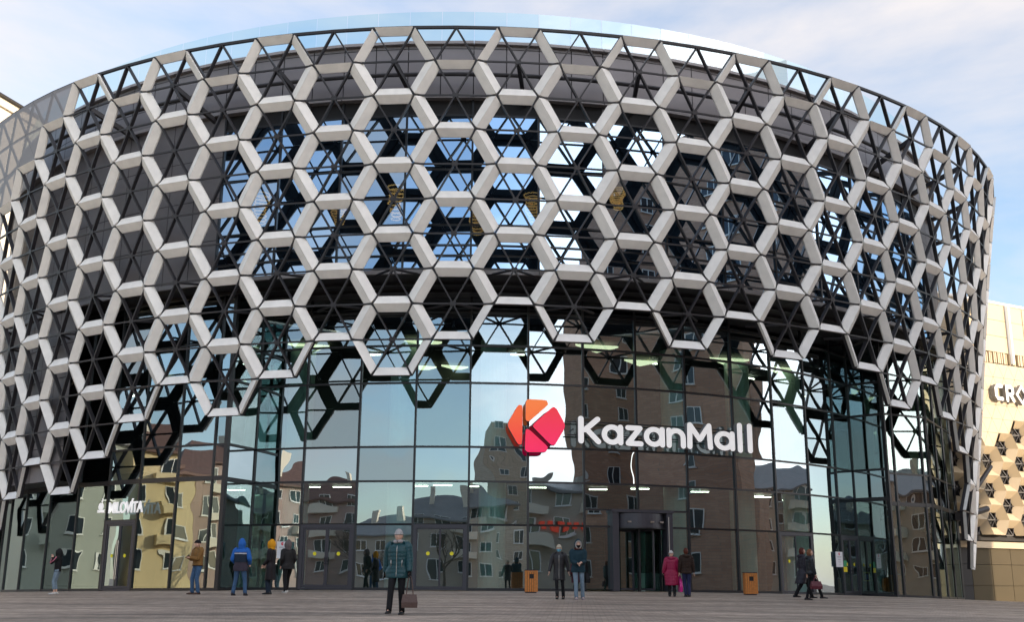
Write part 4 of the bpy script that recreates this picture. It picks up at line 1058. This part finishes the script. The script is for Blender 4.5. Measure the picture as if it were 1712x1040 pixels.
    if k.get('gloves'):
        for sd in (1, -1):
            mb = MB(); hdv = (J['wr', sd] - J['el', sd]).normalized(); hdv = (hdv + Vector((0, 0, -.25))).normalized(); mb.tube([J['wr', sd] - hdv * .03, J['wr', sd] + hdv * .03], [.042, .038], k['gloves'], 10)
            latr = (Vector((0, -1, 0)) + hdv * hdv.y).normalized(); inn = hdv.cross(latr) * -sd
            mb.tube([J['wr', sd] + hdv * .02, J['wr', sd] + hdv * .085], [.036, .038], k['gloves'], 10, flat=.6)
            for (off, ln_) in ((.028, .068), (.010, .078), (-.009, .072), (-.027, .056)):
                bs = J['wr', sd] + hdv * .07 + latr * off; mb.tube([bs, bs + hdv * ln_ * .5 + inn * .008, bs + hdv * ln_ * .9 + inn * .034], [.0125, .0115, .009], k['gloves'], 8)
            t1 = J['wr', sd] + hdv * .035 + latr * .034; mb.tube([t1, t1 + hdv * .04 + latr * .022 + inn * .012], [.014, .011], k['gloves'], 8); bd(mb, 'glove')
    root['_local'] = None; del root['_local']
    Mx = Matrix.LocRotScale(root.location, root.rotation_euler, root.scale)
    return root, {kk: Mx @ v for kk, v in J.items()}, s
def handbag(name, hand, w_, h_, d_, m, label, ang=0, drop=.30, top=.0, shape='tote'):
    root = thing(name, hand + Vector((0, 0, -drop - h_)), label, 'bag', None, ang); mb = MB(); z0, z1 = 0, h_
    a, b = w_ / 2, d_ / 2; c = .88 if shape == 'tote' else 1.0
    vs = [(-a, -b, z0), (a, -b, z0), (a, b, z0), (-a, b, z0), (-a * 1.04, -b * 1.1, h_ * .4), (a * 1.04, -b * 1.1, h_ * .4), (a * 1.04, b * 1.1, h_ * .4), (-a * 1.04, b * 1.1, h_ * .4), (-a * c, -b * .35, z1), (a * c, -b * .35, z1), (a * c, b * .35, z1), (-a * c, b * .35, z1)]
    mb.faces(vs, [(0, 3, 2, 1), (0, 1, 5, 4), (1, 2, 6, 5), (2, 3, 7, 6), (3, 0, 4, 7), (4, 5, 9, 8), (5, 6, 10, 9), (6, 7, 11, 10), (7, 4, 8, 11), (8, 9, 10, 11)], m)
    o = mb.build('bag_body', None); o.parent = root
    for s_ in (-1, 1):
        hb_ = MB(); hb_.tube([(-a * .45, s_ * b * .3, h_ * .9), (-a * .25, s_ * .012, h_ + drop * .7), (0, s_ * .004, h_ + drop), (a * .25, s_ * .012, h_ + drop * .7), (a * .45, s_ * b * .3, h_ * .9)], .010, m, 6, True, 3); o = hb_.build('handle', None); o.parent = root
    return root
blk = cm('black_cloth', (.012, .012, .014), .8); jean = cm('blue_denim', (.075, .16, .30), .85, noise=.35, nscale=9); ljean = cm('light_denim', (.26, .36, .45), .85, noise=.25, nscale=9)
bootb = cm('black_leather', (.015, .014, .014), .45); whs = cm('white_trainer', (.72, .70, .66), .6); teal = cm('teal_puffer', (.012, .085, .10), .42, noise=.2, nscale=10)
navy = cm('navy_cloth', (.015, .03, .055), .7); wool = cm('cream_wool', (.62, .55, .42), .9); gwool = cm('grey_wool', (.52, .50, .49), .9)
p1, J1, s1 = person(663, 1028.5, 887, -8, 'elderly woman in teal puffer jacket and grey knit hat walking with a brown handbag', trm=blk, shm=bootb, com=teal, quilt=.085, hem=.745, hr=.245, cw=1.2, slr=1.22,
    hat=gwool, tall=1, scarf=cm('grey_scarf', (.50, .47, .46), .9), hood='down', zip=M['steel'], pock=[(.115, .98, 1.12), (-.115, .98, 1.12)], gloves=blk, lf=(.10, -.06, 0), rf=(-.11, .24, 0), lh=(.28, .12, .84), rh=(-.29, -.06, .82), sw=.20, hf=.01, coname='jacket')
handbag('handbag', J1['wr', 1] + Vector((.02, -.02, -.08)), .30, .25, .13, cm('brown_leather', (.13, .075, .06), .5), 'brown leather handbag carried by the woman in the teal jacket', .1, .34)
p, J, s = person(92, 994.5, 919.5, -82, 'small person in black hooded top with pink sleeve stripes and pale jeans facing left', trm=ljean, shm=whs, com=blk, hem=.88, hr=.19, hood='up', stripe=cm('pink_stripe', (.75, .22, .30), .7), tl=.72, tw=.95, lf=(.06, .03, 0), rf=(-.06, -.03, 0), lh=(.10, .22, 1.42), rh=(-.06, .22, 1.46), coname='hooded_top', slr=.95)
p, J, s = person(327, 994.5, 903.5, -42, 'bearded man in tan brown jacket and black beanie looking at his phone', trm=jean, shm=cm('brown_shoe', (.10, .06, .045), .6), com=cm('tan_jacket', (.30, .155, .045), .75, noise=.2, nscale=8), hem=.90, hr=.205, cw=1.12, slr=1.15, hat=cm('black_wool', (.012, .012, .016), .9), lf=(.14, 0, 0), rf=(-.12, .06, 0), lh=(.04, .34, 1.17), rh=(-.05, .34, 1.18), hf=.02, lean=.03, co2=[(.90, .93, blk)], coname='jacket', hood='down')
ph = (J['wr', 1] + J['wr', -1]) / 2 + Vector((-.05, -.06, .03)); mb = MB(); mb.box((-.038, -.07, -.005), (.038, .07, .005), blk); o = mb.build('phone'); o.location = ph; o.rotation_euler = (.6, 0, radians(-42)); tag(o, 'dark mobile phone held by the man in the tan jacket', 'phone')
blue = cm('bright_blue', (.02, .15, .55), .6); dgr = cm('dark_grey_cloth', (.055, .045, .065), .8)
p, J, s = person(399, 996.5, 903, 176, 'person in blue hooded jacket with white stripe seen from behind beside the corner glass', trm=jean, shm=cm('dark_shoe', (.035, .03, .035), .6), com=dgr, hem=.76, hr=.225, cw=1.15, slr=1.15, slm=blue, co2=[(1.02, 1.30, navy), (1.29, 1.335, cm('white_stripe', (.6, .58, .62), .7)), (1.335, 1.51, blue)], hood='up', hoodm=blue, lf=(.20, 0, 0), rf=(-.20, 0, 0), lh=(.22, .22, 1.0), rh=(-.22, .22, 1.0), coname='jacket')
gA = 'pair of people queueing at the double door'
p, J, s = person(450, 994.5, 904.5, -100, 'person in yellow hood and long black coat standing in profile', trm=navy, shm=bootb, com=cm('black_coat', (.014, .011, .015), .55), hem=.46, hr=.235, hood='up', hoodm=cm('yellow_hood', (.85, .38, .015), .8), mask=blk, lf=(.06, .02, 0), rf=(-.06, .02, 0), lh=(.12, .2, .95), rh=(-.12, .2, .95), cw=1.05)
p, J, s = person(479, 992.5, 905, -140, 'person in black jacket with grey hood and chunky white trainers leaning towards the poster', trm=blk, shm=whs, com=cm('soft_black_coat', (.016, .015, .016), .6), hem=.80, hr=.235, cw=1.1, hood='up', hoodm=cm('grey_hood', (.16, .13, .13), .8), lf=(.10, -.10, 0), rf=(-.12, .24, 0), lean=.05, lh=(.2, .12, .92), rh=(-.2, .12, .92), coname='jacket')
p, J, s = person(935, 1002.5, 911.5, -6, 'woman in long dark quilted coat, cream hat and pale blue face mask walking', trm=blk, shm=bootb, boot=.45, com=cm('charcoal_puffer', (.026, .025, .028), .5), quilt=.062, hem=.60, hr=.205, hat=wool, mask=cm('blue_mask', (.18, .52, .68), .7), hood='down', zip=M['steel'], lf=(.13, -.08, 0), rf=(-.06, .14, 0), lh=(.33, .02, .80), rh=(-.34, .10, .78), tw=.8)
petrol = cm('petrol_jacket', (.012, .045, .065), .7)
p, J, s = person(967, 1003.5, 904.5, 4, 'woman in petrol blue parka with fur trimmed hood and black mask beside the cream hat', trm=ljean, shm=cm('pale_boot', (.45, .38, .38), .6), boot=.25, com=petrol, hem=.80, hr=.215, cw=1.12, slr=1.12, hood='up', hoodm=petrol, trim=cm('pale_fur', (.5, .46, .42), .9), mask=cm('black_mask', (.01, .01, .012), .7), scarf=cm('auburn', (.10, .02, .01), .8), lf=(.14, -.05, 0), rf=(-.08, .12, 0), lh=(.06, .26, 1.10), rh=(-.05, .27, 1.06), tw=.92, coname='parka')
handbag('shoulder_bag', J['hip', 1] + Vector((.17, .05, .25)), .12, .28, .26, blk, 'black shoulder bag hanging beside the woman in the petrol parka', .2, .36)
mag = cm('magenta_puffer', (.36, .006, .065), .5)
p, J, s = person(1124, 998, 921.5, 176, 'woman in long magenta quilted coat and white hat seen from behind near the revolving door', trm=blk, shm=bootb, com=mag, quilt=.12, hem=.42, hr=.26, cw=1.2, slr=1.2, hat=cm('white_wool', (.72, .68, .64), .9), hood='down', lf=(.09, 0, 0), rf=(-.09, -.08, 0), lh=(.32, .02, .86), rh=(-.30, .05, .82), gloves=blk)
handbag('shopping_bag', J['wr', -1] + Vector((.03, 0, -.05)), .10, .42, .20, cm('pink_plastic', (.80, .02, .30), .3), 'bright pink plastic bag hanging from the magenta coat woman', .2, .12, shape='bag')
brn = cm('dark_brown_coat', (.035, .018, .012), .7)
p, J, s = person(1149, 998.5, 917, 184, 'person in dark brown jacket and navy trousers walking away beside the magenta coat', trm=cm('navy_trousers', (.03, .035, .10), .8), shm=bootb, com=brn, hem=.82, hr=.21, cw=1.1, quilt=.1, hood='down', hair=cm('auburn_hair', (.12, .028, .015), .6), hl=0, lf=(.03, .04, 0), rf=(-.07, -.06, 0), lh=(.26, .04, .84), rh=(-.28, .02, .84), coname='jacket')
p, J, s = person(1345, 1003, 916.5, 96, 'woman with red brown hair in long black padded coat striding to the right', trm=blk, shm=bootb, com=cm('blue_black_puffer', (.018, .017, .030), .5), quilt=.13, hem=.52, hr=.25, cw=1.1, skew=.25, hair=cm('red_hair', (.10, .018, .010), .6), hl=.06, hood='down', lf=(.05, .30, 0), rf=(-.05, -.34, .07), sp1=0, lh=(.22, .08, .90), rh=(-.20, .05, .86))
p, J, s = person(1358, 1004.5, 919, 88, 'woman with light brown hair in glossy black jacket carrying a burgundy bag', trm=blk, shm=bootb, com=cm('glossy_black', (.014, .018, .024), .3), quilt=.13, hem=.88, hr=.20, cw=1.1, slr=1.15, hair=cm('light_brown_hair', (.24, .10, .045), .6), hl=.06, hood='down', lf=(.05, -.18, 0), rf=(-.05, .36, 0), lh=(.22, .05, .86), rh=(-.20, .12, .84), coname='jacket', tw=.8)
handbag('handbag', J['wr', -1] + Vector((.0, -.02, -.06)), .34, .24, .14, cm('burgundy_leather', (.14, .02, .035), .45), 'burgundy handbag carried by the light brown haired woman', .1, .14)

# ------------------------------------------------------------------ litter bins, posters, planter
wood = mat('orange_wood', (.62, .22, .04), .55, noise=.3, nscale=14)
def bin_(px, py, label):
    pos = ground(px, py); root = thing('litter_bin', pos, label, 'litter bin', 'wooden litter bins at the entrance'); sx, h_ = .20, .78
    for sgn, nm in ((-1, 'front_panel'), (1, 'back_panel')):
        mb = MB(); x = -sx
        while x < sx - .01:
            if sgn < 0 and -.11 < x < .09:
                mb.box((x, sgn * sx - .02, .04), (x + .062, sgn * sx + .02, .50), wood); mb.box((x, sgn * sx - .02, .66), (x + .062, sgn * sx + .02, h_), wood)
            else: mb.box((x, sgn * sx - .02, .04), (x + .062, sgn * sx + .02, h_), wood)
            x += .0767
        o = mb.build(nm); o.parent = root
        mb = MB(); y = -sx + .03
        while y < sx - .04: mb.box((sgn * sx - .02, y, .04), (sgn * sx + .02, y + .052, h_), wood); y += .067
        o = mb.build('side_panel'); o.parent = root
    mb = MB(); mb.box((-sx + .03, -sx + .03, .02), (sx - .03, sx - .03, h_ - .05), M['gap']); o = mb.build('liner'); o.parent = root
    mb = MB(); mb.box((-sx - .03, -sx - .03, h_ + .002), (sx + .03, sx + .03, h_ + .03), M['frame']); mb.box((-sx, -sx, 0), (sx, sx, .035), M['frame']); o = mb.build('lid'); o.parent = root
bin_(887.5, 992, 'orange slatted wooden litter bin left of the masked women'); bin_(1254.5, 995.5, 'orange slatted wooden litter bin right of the revolving door')
paper = mat('white_paper', (.74, .74, .76), .6); ink = mat('grey_ink', (.12, .12, .14), .6); redm = mat('red_mark', (.70, .03, .06), .5); ylw = mat('yellow_sticker', (.75, .62, .03), .5); grs = mat('green_sticker', (.03, .30, .12), .5)
def poster(px0, px1, py0, py1, R, label):
    A = onR(px0, py1, R); B = onR(px1, py1, R); T = onR(px0, py0, R); t = (B - A); t.z = 0; w_ = t.length; t.normalize(); n = Vector((t.y, -t.x, 0)); h_ = T.z - A.z
    root = thing('poster', A, label, 'poster')
    def q(u, v, d): return A + t * u * w_ + Vector((0, 0, v * h_)) + n * d
    mb = MB(); c = [q(0, 0, .0), q(1, 0, .0), q(1, 1, .0), q(0, 1, .0)]; mb.hexa([c[0] - n * .01, c[1] - n * .01, c[1], c[0], c[3] - n * .01, c[2] - n * .01, c[2], c[3]], paper); mb.build('sheet', root)
    mb = MB(); r_ = .10
    mb.poly([q(.5 + r_ * cos(a) * h_ / w_ * .95, .86 + r_ * sin(a) * .95, .004) for a in [i * pi / 8 for i in range(16)]], redm)
    mb.poly([q(.52, .86, .008), q(.62, .93, .008), q(.62, .79, .008)], paper); mb.build('emblem', root)
    mb = MB()
    for v, l in ((.64, .6), (.50, .42), (.46, .3), (.36, .36), (.26, .32), (.13, .34)): mb.poly([q(.5 - l / 2, v, .004), q(.5 + l / 2, v, .004), q(.5 + l / 2, v + (.028 if v > .6 else .012), .004), q(.5 - l / 2, v + (.028 if v > .6 else .012), .004)], ink)
    mb.build('text_lines', root)
poster(462, 480, 906, 934, 24.4, 'white notice with red round emblem between the yellow hood and the grey hood')
poster(1398.5, 1410, 923, 948.5, 24.25, 'white notice with red emblem on glass left of the far right door')
def planter(x, y, label, h=.7, s_=.45, m=None):
    root = thing('planter', (x, y, -.4), label, 'planter'); mb = MB(); mb.box((-s_ / 2, -s_ / 2, 0), (s_ / 2, s_ / 2, h), m or M['column']); o = mb.build('pot'); o.parent = root
    mb = MB(); lm = cm('leaf_green', (.03, .10, .03), .6)
    for i in range(70):
        a = random.uniform(0, 2 * pi); r_ = random.uniform(.05, .35); z = h + random.uniform(.0, .5); p = Vector((r_ * cos(a), r_ * sin(a), z)); d = Vector((cos(a), sin(a), random.uniform(.2, 1))).normalized() * .16; q = Vector((-sin(a), cos(a), 0)) * .03
        mb.poly([p - q * .3, p + d * .5 - q, p + d, p + d * .5 + q], lm)
    o = mb.build('foliage'); o.parent = root
pp = P(19.4, 22.6, 0); planter(pp.x, pp.y, 'potted plant in pale planter inside the revolving door', .75)
planter(18.4, 53.0, 'orange planter with green plant behind the right bay glass', .8, .6, wood)
